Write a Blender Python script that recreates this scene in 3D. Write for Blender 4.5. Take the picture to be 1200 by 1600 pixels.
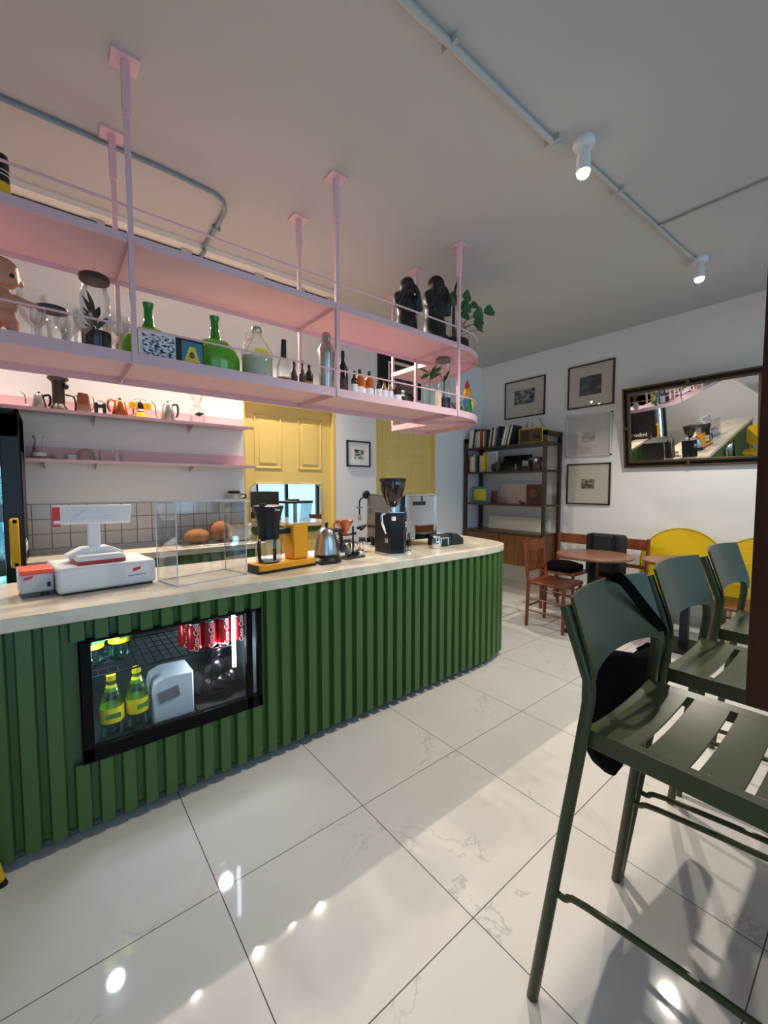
import bpy, bmesh, math, random
from mathutils import Vector, Matrix, Euler
R = math.radians
PI = math.pi
random.seed(7)
sc = bpy.context.scene
for o in list(bpy.data.objects):
    bpy.data.objects.remove(o)
C = sc.collection

# ------------------------------------------------------------------ camera
cam = bpy.data.objects.new('camera', bpy.data.cameras.new('camera'))
C.objects.link(cam)
cam.location = (0, 0, 1.37)
cam.rotation_euler = (R(90 - 3.37), 0, R(51.085 - 90))
cam.data.sensor_fit = 'HORIZONTAL'
cam.data.sensor_width = 36
cam.data.lens = 36 * 645.78 / 1200
cam.data.clip_start = 0.02
sc.camera = cam
# ------------------------------------------------------------------ world, exposure
sc.view_settings.view_transform = 'Standard'
sc.view_settings.look = 'None'
sc.view_settings.gamma = 1
sc.view_settings.use_curve_mapping = False
sc.view_settings.exposure = 0.0
w = bpy.data.worlds.new('world')
sc.world = w
w.use_nodes = True
wb = w.node_tree.nodes['Background']
wb.inputs[0].default_value = (0.22, 0.53, 0.86, 1)
wb.inputs[1].default_value = 1.1
SPOT_W = 142
BEAM_W = 88
SPOT_COL = (1.0, 0.90, 0.78)

def day_area(name, loc, rot, sx, sy, power, col=(0.55, 0.76, 1.0)):
    l = bpy.data.lights.new(name, 'AREA')
    l.shape = 'RECTANGLE'; l.size = sx; l.size_y = sy; l.energy = power; l.color = col
    o = bpy.data.objects.new(name, l); C.objects.link(o)
    o.location = loc; o.rotation_euler = rot
    return o
# daylight through the street windows (they fill the window openings in the front wall)
day_area('daylight', (1.95, -0.72, 1.85), (R(90), 0, R(0)), 2.3, 1.6, 26)
day_area('daylight', (4.1, -0.72, 1.4), (R(90), 0, R(0)), 1.4, 2.4, 22)
day_area('daylight', (-0.4, -0.72, 1.25), (R(90), 0, R(0)), 1.6, 2.3, 6)

# ------------------------------------------------------------------ materials
MATS = {}
def s2l(c):
    return tuple(((v / 255) / 12.92 if v <= 10 else (((v / 255) + 0.055) / 1.055) ** 2.4) for v in c)
def mat(name, rgb, rough=0.5, metal=0.0, trans=0.0, ior=1.45, emit=None, es=0, var=0.0, vs=20, bump=0.0, coat=0, alpha=1, spec=0.5):
    if name in MATS: return MATS[name]
    m = bpy.data.materials.new(name); m.use_nodes = True
    n = m.node_tree.nodes; L = m.node_tree.links
    b = n['Principled BSDF']
    col = s2l(rgb)
    b.inputs['Base Color'].default_value = (*col, 1)
    b.inputs['Roughness'].default_value = rough
    b.inputs['Metallic'].default_value = metal
    b.inputs['Transmission Weight'].default_value = trans
    b.inputs['IOR'].default_value = ior
    b.inputs['Coat Weight'].default_value = coat
    b.inputs['Alpha'].default_value = alpha
    b.inputs['Specular IOR Level'].default_value = spec
    if emit:
        b.inputs['Emission Color'].default_value = (*s2l(emit), 1)
        b.inputs['Emission Strength'].default_value = es
    if var or bump:
        tc = n.new('ShaderNodeTexCoord')
        nz = n.new('ShaderNodeTexNoise'); nz.inputs['Scale'].default_value = vs; nz.inputs['Detail'].default_value = 4
        L.new(tc.outputs['Object'], nz.inputs['Vector'])
        if var:
            mx = n.new('ShaderNodeMix'); mx.data_type = 'RGBA'
            mx.inputs[6].default_value = (*[c * (1 - var) for c in col], 1)
            mx.inputs[7].default_value = (*[min(1, c * (1 + var)) for c in col], 1)
            L.new(nz.outputs['Fac'], mx.inputs[0]); L.new(mx.outputs[2], b.inputs['Base Color'])
        if bump:
            bp = n.new('ShaderNodeBump'); bp.inputs['Strength'].default_value = bump; bp.inputs['Distance'].default_value = 0.004
            L.new(nz.outputs['Fac'], bp.inputs['Height']); L.new(bp.outputs['Normal'], b.inputs['Normal'])
    MATS[name] = m
    return m
def thin_glass(name, tint, refl=0.12, rough=0.0, boost=1.0):
    """clear pane / thin glass: straight-through transparency with a fresnel reflection"""
    if name in MATS: return MATS[name]
    m = bpy.data.materials.new(name); m.use_nodes = True
    n = m.node_tree.nodes; L = m.node_tree.links; n.clear()
    out = n.new('ShaderNodeOutputMaterial'); tr = n.new('ShaderNodeBsdfTransparent'); gl = n.new('ShaderNodeBsdfGlossy')
    tr.inputs[0].default_value = (*s2l(tint), 1); gl.inputs['Roughness'].default_value = rough
    lw = n.new('ShaderNodeLayerWeight'); lw.inputs[0].default_value = 0.35
    mp = n.new('ShaderNodeMath'); mp.operation = 'MULTIPLY_ADD'; mp.inputs[1].default_value = 0.75 * boost; mp.inputs[2].default_value = refl * 0.4
    L.new(lw.outputs['Fresnel'], mp.inputs[0])
    mx = n.new('ShaderNodeMixShader'); L.new(mp.outputs[0], mx.inputs[0]); L.new(tr.outputs[0], mx.inputs[1]); L.new(gl.outputs[0], mx.inputs[2])
    L.new(mx.outputs[0], out.inputs[0])
    MATS[name] = m
    return m
def wood(name, a, b_, rough=0.4, scale=6, axis=(1, 8, 8)):
    if name in MATS: return MATS[name]
    m = bpy.data.materials.new(name); m.use_nodes = True
    n = m.node_tree.nodes; L = m.node_tree.links; b = n['Principled BSDF']
    tc = n.new('ShaderNodeTexCoord'); mp = n.new('ShaderNodeMapping'); mp.inputs['Scale'].default_value = axis
    nz = n.new('ShaderNodeTexNoise'); nz.inputs['Scale'].default_value = scale; nz.inputs['Detail'].default_value = 6; nz.inputs['Distortion'].default_value = 0.6
    rp = n.new('ShaderNodeValToRGB'); rp.color_ramp.elements[0].position = 0.3; rp.color_ramp.elements[1].position = 0.7
    rp.color_ramp.elements[0].color = (*s2l(a), 1); rp.color_ramp.elements[1].color = (*s2l(b_), 1)
    L.new(tc.outputs['Object'], mp.inputs[0]); L.new(mp.outputs[0], nz.inputs['Vector']); L.new(nz.outputs['Fac'], rp.inputs[0]); L.new(rp.outputs[0], b.inputs['Base Color'])
    b.inputs['Roughness'].default_value = rough
    MATS[name] = m
    return m

M_wall = mat('painted_wall', (228, 228, 228), 0.7, bump=0.05, vs=60)
M_ceil = mat('painted_ceiling', (184, 182, 179), 0.8, bump=0.05, vs=40)
M_beam = mat('painted_beam', (222, 216, 206), 0.7)
M_pink = mat('pink_powder_coat', (220, 180, 186), 0.38, var=0.03, vs=8)
M_green = mat('green_slat_paint', (66, 100, 48), 0.38, var=0.06, vs=12)
M_stool = mat('olive_powder_coat', (62, 68, 40), 0.30, var=0.03, vs=10)
M_yel = mat('yellow_door_paint', (226, 198, 116), 0.5, var=0.03, vs=5)
M_black = mat('black_plastic', (18, 18, 20), 0.35)
M_blackm = mat('black_matte', (14, 14, 15), 0.7)
M_steel = mat('brushed_steel', (190, 188, 184), 0.25, 1.0)
M_chrome = mat('chrome', (225, 225, 225), 0.08, 1.0)
M_white = mat('white_plastic', (225, 226, 230), 0.35)
M_red = mat('red_plastic', (214, 60, 48), 0.4)
M_cof = mat('mustard_enamel', (224, 150, 22), 0.3)
M_glass = thin_glass('clear_glass', (250, 252, 251), 0.08, 0.02, 0.75)
M_pane = thin_glass('window_pane', (236, 246, 246), 0.1)
M_fglass = thin_glass('fridge_glass', (252, 253, 253), 0.03, 0, 0.12)
M_glaze = thin_glass('picture_glazing', (254, 254, 254), 0.05, 0, 0.35)
M_acr = thin_glass('acrylic_sheet', (250, 251, 252), 0.08, 0.01, 0.35)
M_acre = mat('acrylic_edge', (214, 222, 234), 0.15, 0.0, 0.0, alpha=0.6)
M_gglass = thin_glass('green_glass', (222, 244, 200), 0.12, 0.02, 0.5)
M_gliq = mat('green_liquid_glass', (136, 192, 90), 0.12, var=0.05)
M_ggl = mat('dark_green_glass', (34, 128, 36), 0.06, spec=0.8)
M_amber = mat('amber_liquid', (176, 104, 30), 0.15)
M_brnglass = mat('brown_glass', (48, 26, 18), 0.08, 0, 0.1, spec=0.8)
M_paleliq = mat('pale_liquid', (206, 206, 182), 0.15)
M_paper = mat('paper_white', (232, 230, 222), 0.7)
M_mirror = mat('mirror_glass', (235, 238, 238), 0.0, 1.0)
M_conduit = mat('painted_conduit', (176, 176, 172), 0.5)
M_copper = mat('copper', (205, 120, 75), 0.22, 1.0)
M_soil = mat('dark_soil', (22, 18, 15), 0.9, var=0.4, vs=80)
M_leaf = mat('leaf_green', (46, 84, 38), 0.4, var=0.2, vs=15)
M_dleaf = mat('dark_leaf', (22, 40, 24), 0.4)
M_bk = wood('dark_walnut', (46, 26, 18), (78, 48, 34), 0.35, 5, (6, 1, 6))
M_bkv = wood('dark_walnut_upright', (42, 23, 16), (72, 44, 32), 0.35, 5, (7, 7, 1))
M_door_w = wood('cabinet_front_wood', (62, 34, 18), (118, 72, 36), 0.35, 3, (6, 9, 0.7))
M_chair = wood('chair_wood', (84, 38, 18), (128, 66, 32), 0.35, 5, (6, 6, 1))
M_table = wood('table_wood', (104, 64, 46), (146, 100, 78), 0.3, 5, (9, 1.2, 1))
M_panelw = wood('mahogany', (60, 30, 20), (76, 40, 27), 0.75, 4, (6, 6, 1))
M_panelw.node_tree.nodes['Principled BSDF'].inputs['Specular IOR Level'].default_value = 0.15
M_disc = mat('yellow_lacquer', (212, 176, 12), 0.45, var=0.04, vs=6)
M_emit = mat('lamp_glow', (255, 240, 215), 0.5, emit=(255, 236, 205), es=30)
M_led = mat('cool_led', (255, 255, 255), 0.5, emit=(205, 232, 255), es=14)
M_label_y = mat('yellow_label', (236, 214, 30), 0.4)
M_navy = mat('dark_navy_steel', (24, 30, 44), 0.35, 0.3)

# ------------------------------------------------------------------ mesh builder
class MB:
    def __init__(s):
        s.bm = bmesh.new()
    def add(s, verts, faces, M=None):
        vs = [s.bm.verts.new(M @ Vector(v) if M else Vector(v)) for v in verts]
        for f in faces:
            try: s.bm.faces.new([vs[i] for i in f])
            except ValueError: pass
        return s
    def box(s, x0, x1, y0, y1, z0, z1, M=None):
        v = [(x0, y0, z0), (x1, y0, z0), (x1, y1, z0), (x0, y1, z0), (x0, y0, z1), (x1, y0, z1), (x1, y1, z1), (x0, y1, z1)]
        return s.add(v, [(0, 3, 2, 1), (4, 5, 6, 7), (0, 1, 5, 4), (1, 2, 6, 5), (2, 3, 7, 6), (3, 0, 4, 7)], M)
    def cbox(s, c, d, rot=None):
        M = Matrix.Translation(c)
        if rot: M = M @ Euler(rot).to_matrix().to_4x4()
        return s.box(-d[0] / 2, d[0] / 2, -d[1] / 2, d[1] / 2, -d[2] / 2, d[2] / 2, M)
    def lathe(s, prof, loc=(0, 0, 0), n=24, M=None, sx=1, sy=1):
        verts = []; faces = []
        for (r, z) in prof:
            for k in range(n):
                a = 2 * PI * k / n
                verts.append((loc[0] + r * sx * math.cos(a), loc[1] + r * sy * math.sin(a), loc[2] + z))
        for i in range(len(prof) - 1):
            for k in range(n):
                a = i * n + k; b = i * n + (k + 1) % n
                faces.append((a, b, b + n, a + n))
        if prof[0][0] > 1e-4: faces.append(tuple(range(n - 1, -1, -1)))
        if prof[-1][0] > 1e-4: faces.append(tuple(range((len(prof) - 1) * n, len(prof) * n)))
        return s.add(verts, faces, M)
    def shell(s, prof, loc=(0, 0, 0), n=24):
        verts = []; faces = []
        for (r, z) in prof:
            for k in range(n):
                a = 2 * PI * k / n
                verts.append((loc[0] + r * math.cos(a), loc[1] + r * math.sin(a), loc[2] + z))
        for i in range(len(prof) - 1):
            for k in range(n):
                a = i * n + k; b = i * n + (k + 1) % n
                faces.append((a, b, b + n, a + n))
        if prof[0][0] > 1e-4: faces.append(tuple(range(n - 1, -1, -1)))
        return s.add(verts, faces)
    def tube(s, pts, r, n=8, closed=False):
        P = [Vector(p) for p in pts]; m = len(P)
        rs = r if isinstance(r, (list, tuple)) else [r] * m
        t0 = (P[1] - P[0]).normalized()
        up = Vector((0, 0, 1)) if abs(t0.z) < 0.9 else Vector((1, 0, 0))
        nrm = (up - t0 * up.dot(t0)).normalized()
        verts = []
        for i in range(m):
            if closed: t = (P[(i + 1) % m] - P[i - 1]).normalized()
            elif i == 0: t = t0
            elif i == m - 1: t = (P[-1] - P[-2]).normalized()
            else: t = ((P[i + 1] - P[i]).normalized() + (P[i] - P[i - 1]).normalized()).normalized()
            nrm = (nrm - t * nrm.dot(t)).normalized(); b = t.cross(nrm)
            for k in range(n):
                a = 2 * PI * (k + 0.5) / n
                verts.append(P[i] + (nrm * math.cos(a) + b * math.sin(a)) * rs[i])
        faces = []
        for i in range(m if closed else m - 1):
            j = (i + 1) % m
            for k in range(n):
                k2 = (k + 1) % n
                faces.append((i * n + k, i * n + k2, j * n + k2, j * n + k))
        if not closed:
            faces.append(tuple(range(n - 1, -1, -1))); faces.append(tuple(range((m - 1) * n, m * n)))
        return s.add(verts, faces)
    def prism(s, poly, z0, z1, M=None):
        n = len(poly)
        v = [(x, y, z0) for x, y in poly] + [(x, y, z1) for x, y in poly]
        f = [tuple(range(n - 1, -1, -1)), tuple(range(n, 2 * n))] + [(i, (i + 1) % n, n + (i + 1) % n, n + i) for i in range(n)]
        return s.add(v, f, M)
    def strip(s, path, z0, z1, th):
        """upright flat bar following a plan path, thickness th to the left"""
        n = len(path); off = []
        for i in range(n):
            a = Vector(path[max(0, i - 1)]); b = Vector(path[min(n - 1, i + 1)])
            d = (b - a).normalized(); off.append(Vector(path[i]) + Vector((-d.y, d.x)) * th)
        v = []
        for i in range(n):
            for q in (path[i], off[i]):
                v.append((q[0], q[1], z0)); v.append((q[0], q[1], z1))
        f = []
        for i in range(n - 1):
            a = 4 * i; b = a + 4
            f += [(a, b, b + 1, a + 1), (a + 2, a + 3, b + 3, b + 2), (a + 1, b + 1, b + 3, a + 3), (a, a + 2, b + 2, b)]
        f += [(0, 1, 3, 2), (4 * n - 4, 4 * n - 2, 4 * n - 1, 4 * n - 3)]
        return s.add(v, f)
    def ell(s, c, r, rot=None, n=16):
        M = Matrix.Translation(c)
        if rot: M = M @ Euler(rot).to_matrix().to_4x4()
        prof = [(math.sin(PI * i / (n // 2)), -math.cos(PI * i / (n // 2))) for i in range(n // 2 + 1)]
        verts = []; faces = []
        for (q, z) in prof:
            for k in range(n):
                a = 2 * PI * k / n
                verts.append((r[0] * q * math.cos(a), r[1] * q * math.sin(a), r[2] * z))
        for i in range(len(prof) - 1):
            for k in range(n):
                a = i * n + k; b = i * n + (k + 1) % n
                faces.append((a, b, b + n, a + n))
        return s.add(verts, faces, M)
    def ring(s, c, R1, r, axis='z', n=24, m=6):
        pts = []
        for k in range(n):
            a = 2 * PI * k / n; u, v = R1 * math.cos(a), R1 * math.sin(a)
            pts.append({'z': (c[0] + u, c[1] + v, c[2]), 'y': (c[0] + u, c[1], c[2] + v), 'x': (c[0], c[1] + u, c[2] + v)}[axis])
        return s.tube(pts, r, m, True)
    def out(s, name, m, parent=None, bevel=0, smooth=35, remesh=0, sub=0):
        bmesh.ops.remove_doubles(s.bm, verts=s.bm.verts, dist=1e-6)
        bmesh.ops.recalc_face_normals(s.bm, faces=s.bm.faces)
        me = bpy.data.meshes.new(name); s.bm.to_mesh(me); s.bm.free()
        me.materials.append(m)
        for p in me.polygons: p.use_smooth = True
        if not remesh: me.set_sharp_from_angle(angle=R(smooth))
        o = bpy.data.objects.new(name, me); C.objects.link(o)
        if parent: o.parent = parent
        if bevel:
            b = o.modifiers.new('bevel', 'BEVEL'); b.width = bevel; b.segments = 2; b.limit_method = 'ANGLE'; b.angle_limit = R(40)
        if remesh:
            r_ = o.modifiers.new('remesh', 'REMESH'); r_.mode = 'VOXEL'; r_.voxel_size = remesh; r_.use_smooth_shade = True
            sm = o.modifiers.new('smooth', 'SMOOTH'); sm.factor = 0.6; sm.iterations = 6
        return o
def tag(o, label, cat, group=None, kind=None):
    if label: o['label'] = label
    if cat: o['category'] = cat
    if group: o['group'] = group
    if kind: o['kind'] = kind
    return o
def thing(name, label, cat, loc=(0, 0, 0), rz=0, group=None):
    o = bpy.data.objects.new(name, None); C.objects.link(o); o.empty_display_size = 0.05
    o.location = loc; o.rotation_euler = (0, 0, rz)
    return tag(o, label, cat, group)
def struct(name, mb, m, **k):
    return tag(mb.out(name, m, **k), None, None, None, 'structure')
def dup(root, loc, rz=None, label=None, group=None, scale=None):
    r = root.copy(); C.objects.link(r); r.location = loc
    if rz is not None: r.rotation_euler = (0, 0, rz)
    if label: r['label'] = label
    if group: r['group'] = group
    if scale: r.scale = scale
    for ch in list(root.children):
        c = ch.copy(); C.objects.link(c); c.parent = r
        for g in list(ch.children):
            d = g.copy(); C.objects.link(d); d.parent = c
    return r
def text(name, body, size, loc, rot, m, parent=None, depth=0.0006, shear=0, align='CENTER', sx=1.0):
    cu = bpy.data.curves.new(name + '_curve', 'FONT'); cu.body = body; cu.size = size; cu.extrude = depth; cu.shear = shear
    cu.align_x = align; cu.align_y = 'CENTER'
    tmp = bpy.data.objects.new('tmp_text', cu); C.objects.link(tmp)
    bpy.context.view_layer.update()
    me = bpy.data.meshes.new_from_object(tmp.evaluated_get(bpy.context.evaluated_depsgraph_get()))
    bpy.data.objects.remove(tmp); me.name = name
    me.materials.clear(); me.materials.append(m)
    o = bpy.data.objects.new(name, me); C.objects.link(o)
    o.location = loc; o.rotation_euler = rot; o.scale = (sx, 1, 1)
    if parent: o.parent = parent
    return o
def smooth_path(pts, k=6):
    out = []
    n = len(pts)
    for i in range(n - 1):
        p0 = pts[max(0, i - 1)]; p1 = pts[i]; p2 = pts[i + 1]; p3 = pts[min(n - 1, i + 2)]
        for j in range(k):
            t = j / k
            out.append(tuple(0.5 * (2 * p1[d] + (p2[d] - p0[d]) * t + (2 * p0[d] - 5 * p1[d] + 4 * p2[d] - p3[d]) * t * t + (3 * p1[d] - p0[d] - 3 * p2[d] + p3[d]) * t ** 3) for d in range(len(p1))))
    out.append(tuple(pts[-1]))
    return out

# ================================================================== THE ROOM
XW, YB, ZC, XL, YF = 4.95, 3.866, 3.10, -1.9, -0.6
# floor: 60 cm polished marble-look tiles
def floor_mat():
    m = bpy.data.materials.new('polished_marble_tiles'); m.use_nodes = True
    n = m.node_tree.nodes; L = m.node_tree.links; b = n['Principled BSDF']
    g = n.new('ShaderNodeNewGeometry')
    off = n.new('ShaderNodeVectorMath'); off.operation = 'SUBTRACT'; off.inputs[1].default_value = (0.3995 - 6.01, 1.3906 - 6.0, 0)
    L.new(g.outputs['Position'], off.inputs[0])
    dv = n.new('ShaderNodeVectorMath'); dv.operation = 'DIVIDE'; dv.inputs[1].default_value = (0.601, 0.5995, 1)
    L.new(off.outputs[0], dv.inputs[0])
    fr = n.new('ShaderNodeVectorMath'); fr.operation = 'FRACTION'; L.new(dv.outputs[0], fr.inputs[0])
    fl = n.new('ShaderNodeVectorMath'); fl.operation = 'FLOOR'; L.new(dv.outputs[0], fl.inputs[0])
    sp = n.new('ShaderNodeSeparateXYZ'); L.new(fr.outputs[0], sp.inputs[0])
    def edge(sock):
        a = n.new('ShaderNodeMath'); a.operation = 'SUBTRACT'; a.inputs[1].default_value = 0.5; L.new(sock, a.inputs[0])
        c = n.new('ShaderNodeMath'); c.operation = 'ABSOLUTE'; L.new(a.outputs[0], c.inputs[0])
        return c.outputs[0]
    mx = n.new('ShaderNodeMath'); mx.operation = 'MAXIMUM'; L.new(edge(sp.outputs[0]), mx.inputs[0]); L.new(edge(sp.outputs[1]), mx.inputs[1])
    gt = n.new('ShaderNodeMath'); gt.operation = 'GREATER_THAN'; gt.inputs[1].default_value = 0.4972; L.new(mx.outputs[0], gt.inputs[0])
    wn = n.new('ShaderNodeTexWhiteNoise'); L.new(fl.outputs[0], wn.inputs['Vector'])
    sc_ = n.new('ShaderNodeVectorMath'); sc_.operation = 'SCALE'; sc_.inputs['Scale'].default_value = 30; L.new(wn.outputs['Color'], sc_.inputs[0])
    ad = n.new('ShaderNodeVectorMath'); ad.operation = 'ADD'; L.new(dv.outputs[0], ad.inputs[0]); L.new(sc_.outputs[0], ad.inputs[1])
    v1 = n.new('ShaderNodeTexNoise'); v1.inputs['Scale'].default_value = 0.9; v1.inputs['Detail'].default_value = 7; v1.inputs['Roughness'].default_value = 0.6; v1.inputs['Distortion'].default_value = 0.5
    L.new(ad.outputs[0], v1.inputs['Vector'])
    a = n.new('ShaderNodeMath'); a.operation = 'SUBTRACT'; a.inputs[1].default_value = 0.52; L.new(v1.outputs['Fac'], a.inputs[0])
    c = n.new('ShaderNodeMath'); c.operation = 'ABSOLUTE'; L.new(a.outputs[0], c.inputs[0])
    rp = n.new('ShaderNodeValToRGB'); rp.color_ramp.elements[0].position = 0.0; rp.color_ramp.elements[0].color = (1, 1, 1, 1)
    rp.color_ramp.elements[1].position = 0.009; rp.color_ramp.elements[1].color = (0, 0, 0, 1); L.new(c.outputs[0], rp.inputs[0])
    v2 = n.new('ShaderNodeTexNoise'); v2.inputs['Scale'].default_value = 1.6; L.new(ad.outputs[0], v2.inputs['Vector'])
    r2 = n.new('ShaderNodeValToRGB'); r2.color_ramp.elements[0].position = 0.5; r2.color_ramp.elements[1].position = 0.62; L.new(v2.outputs['Fac'], r2.inputs[0])
    mul = n.new('ShaderNodeMath'); mul.operation = 'MULTIPLY'; L.new(rp.outputs[0], mul.inputs[0]); L.new(r2.outputs[0], mul.inputs[1])
    mu2 = n.new('ShaderNodeMath'); mu2.operation = 'MULTIPLY'; mu2.inputs[1].default_value = 0.35; L.new(mul.outputs[0], mu2.inputs[0])
    base = n.new('ShaderNodeMix'); base.data_type = 'RGBA'
    base.inputs[6].default_value = (*s2l((206, 202, 196)), 1); base.inputs[7].default_value = (*s2l((220, 217, 212)), 1); L.new(v2.outputs['Fac'], base.inputs[0])
    vn = n.new('ShaderNodeMix'); vn.data_type = 'RGBA'; L.new(mu2.outputs[0], vn.inputs[0]); L.new(base.outputs[2], vn.inputs[6]); vn.inputs[7].default_value = (*s2l((120, 116, 110)), 1)
    gr = n.new('ShaderNodeMix'); gr.data_type = 'RGBA'; L.new(gt.outputs[0], gr.inputs[0]); L.new(vn.outputs[2], gr.inputs[6]); gr.inputs[7].default_value = (*s2l((92, 90, 86)), 1)
    L.new(gr.outputs[2], b.inputs['Base Color'])
    b.inputs['Roughness'].default_value = 0.055
    b.inputs['Specular IOR Level'].default_value = 0.5
    return m
struct('floor', MB().box(XL - .1, XW + .1, YF - .15, YB + .1, -0.1, 0), floor_mat())
struct('ceiling', MB().box(XL - .1, XW + .1, YF - .15, YB + .1, ZC, ZC + .1), M_ceil)
struct('wall_right', MB().box(XW, XW + .12, YF - .15, YB + .1, 0, ZC), M_wall)
struct('wall_left', MB().box(XL - .12, XL, YF - .15, YB + .1, 0, ZC), M_wall)
# back wall with two door openings
D1, D2, DZ1, DZ2 = (1.432, 2.438), (3.0, 3.99), 2.205, 2.235
b = MB()
b.box(XL, D1[0], YB, YB + .1, 0, ZC); b.box(D1[1], D2[0], YB, YB + .1, 0, ZC); b.box(D2[1], XW, YB, YB + .1, 0, ZC)
b.box(D1[0], D1[1], YB, YB + .1, DZ1, ZC); b.box(D2[0], D2[1], YB, YB + .1, DZ2, ZC)
struct('wall_back', b, M_wall)
# front wall (behind the camera) with the street windows
b = MB()
y0, y1 = YF - .12, YF
b.box(XL, -1.25, y0, y1, 0, ZC); b.box(-1.25, 0.45, y0, y1, 2.45, ZC); b.box(0.45, 0.75, y0, y1, 0, ZC)
b.box(0.75, 3.15, y0, y1, 0, 1.0); b.box(0.75, 3.15, y0, y1, 2.7, ZC); b.box(3.15, 3.35, y0, y1, 0, ZC)
b.box(3.35, 4.85, y0, y1, 2.7, ZC); b.box(3.35, 4.85, y0, y1, 0, 0.06); b.box(4.85, XW, y0, y1, 0, ZC)
struct('wall_front', b, M_wall)
def win(num, x0, x1, z0, z1, mull):
    f = MB()
    t = .05
    f.box(x0, x0 + t, YF - .09, YF - .02, z0, z1); f.box(x1 - t, x1, YF - .09, YF - .02, z0, z1)
    f.box(x0, x1, YF - .09, YF - .02, z0, z0 + t); f.box(x0, x1, YF - .09, YF - .02, z1 - t, z1)
    for m_ in mull: f.box(m_ - .03, m_ + .03, YF - .09, YF - .02, z0, z1)
    o = struct('window_%d' % num, f, M_black)
    MB().box(x0 + .02, x1 - .02, YF - .058, YF - .052, z0 + .02, z1 - .02).out('window_pane', M_pane, o)
win(1, 0.75, 3.15, 1.0, 2.7, (1.95,)); win(2, 3.35, 4.85, 0.06, 2.7, (4.05,)); 
# ceiling beam over the back counter
struct('trim_1', MB().box(XL, 2.05, 3.19, YB, 3.065, ZC), M_beam)
# baseboards
struct('baseboard_right', MB().box(XW - .012, XW, YF, YB, 0, .08), mat('baseboard_tile', (205, 200, 192), 0.15))
struct('baseboard_back', MB().box(D1[1], D2[0], YB - .012, YB, 0, .08).box(D2[1], XW - .012, YB - .012, YB, 0, .08), MATS['baseboard_tile'])
# tiled splashback
def tile_mat():
    m = bpy.data.materials.new('white_square_tiles'); m.use_nodes = True
    n = m.node_tree.nodes; L = m.node_tree.links; b = n['Principled BSDF']
    tc = n.new('ShaderNodeTexCoord'); mp = n.new('ShaderNodeMapping'); mp.inputs['Rotation'].default_value = (R(90), 0, 0)
    br = n.new('ShaderNodeTexBrick'); br.offset = 0; br.inputs['Scale'].default_value = 1
    br.inputs['Brick Width'].default_value = 0.108; br.inputs['Row Height'].default_value = 0.108; br.inputs['Mortar Size'].default_value = 0.0035
    br.inputs['Color1'].default_value = (*s2l((205, 203, 200)), 1); br.inputs['Color2'].default_value = (*s2l((214, 212, 208)), 1); br.inputs['Mortar'].default_value = (*s2l((130, 120, 112)), 1)
    L.new(tc.outputs['Object'], mp.inputs[0]); L.new(mp.outputs[0], br.inputs['Vector']); L.new(br.outputs['Color'], b.inputs['Base Color'])
    b.inputs['Roughness'].default_value = 0.15
    return m
sb = struct('trim_2', MB().box(-0.13, D1[0] - .01, -0.008, 0.0, -0.325, 0.0), tile_mat()); sb.location = (0, YB, 1.25)

# doors
def panel_door(num, x0, x1, ztop, panels, y):
    d = MB().box(x0, x1, y, y + .03, 0.01, ztop)
    o = struct('door_%d' % num, d, M_yel)
    for (a, c, z0, z1) in panels:
        p = MB()
        t = .014
        for (q0, q1, r0, r1) in ((a, c, z0, z0 + t), (a, c, z1 - t, z1), (a, a + t, z0, z1), (c - t, c, z0, z1)):
            p.box(q0, q1, y - .007, y + .002, r0, r1)
        p.box(a + .05, c - .05, y - .006, y + .002, z0 + .05, z1 - .05)
        p.out('door_panel', M_yel, o, bevel=.003)
    return o
YD = YB + .045
panel_door(1, D1[0], D1[1], DZ1, [(1.55, 1.83, 1.56, 2.08), (2.01, 2.29, 1.56, 2.08), (1.55, 1.83, 0.25, 1.42), (2.01, 2.29, 0.25, 1.42)], YD)
panel_door(2, D2[0], D2[1], DZ2, [(3.13, 3.41, 1.86, 2.11), (3.57, 3.82, 1.86, 2.11), (3.13, 3.41, 1.02, 1.77), (3.57, 3.82, 1.02, 1.77), (3.13, 3.41, 0.2, 0.9), (3.57, 3.82, 0.2, 0.9)], YD)
f = MB()
for (x0, x1, z) in ((D1[0], D1[1], DZ1), (D2[0], D2[1], DZ2)):
    f.box(x0, x0 + .012, YB - .002, YB + .06, 0, z); f.box(x1 - .03, x1 + .0, YB - .004, YB + .045, 0, z); f.box(x0, x1, YB - .002, YB + .06, z - .03, z)
struct('trim_3', f, M_yel)

# conduits on the ceiling (fixed to the building)
b = MB()
b.tube([(-.9, 1.165, 3.08), (1.1, 1.165, 3.08), (2.0, 1.15, 3.08)], .014)
b.tube([(2.24, 1.11, 3.085), (3.86, 1.04, 3.085)], .011)
b.tube([(3.18, 1.075, 3.088), (3.84, 1.03, 3.088)], .007)
b.tube([(3.18, 1.07, 3.085), (3.19, 0.4, 3.085), (3.2, -.6, 3.085)], .009)
for (x, y) in ((1.27, 1.165), (2.0, 1.15), (2.62, 1.095)):
    b.box(x - .008, x + .008, y - .04, y + .04, 3.07, 3.10)
b.lathe([(.03, -.03), (.035, 0)], (2.04, 1.15, 3.10), 12)
struct('trim_4', b, M_conduit)
b = MB()
b.tube(smooth_path([(-1.2, 2.565, 3.085), (0.2, 2.56, 3.085), (.70, 2.575, 3.085), (.84, 2.60, 3.085), (.90, 2.68, 3.085), (.915, 2.8, 3.085), (.92, 3.17, 3.082), (.92, 3.178, 3.05), (.92, 3.3, 3.052)], 5), .012)
b.box(.895, .945, 2.9, 2.915, 3.07, 3.10)
struct('trim_5', b, mat('grey_blue_conduit', (120, 140, 146), 0.45))

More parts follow.
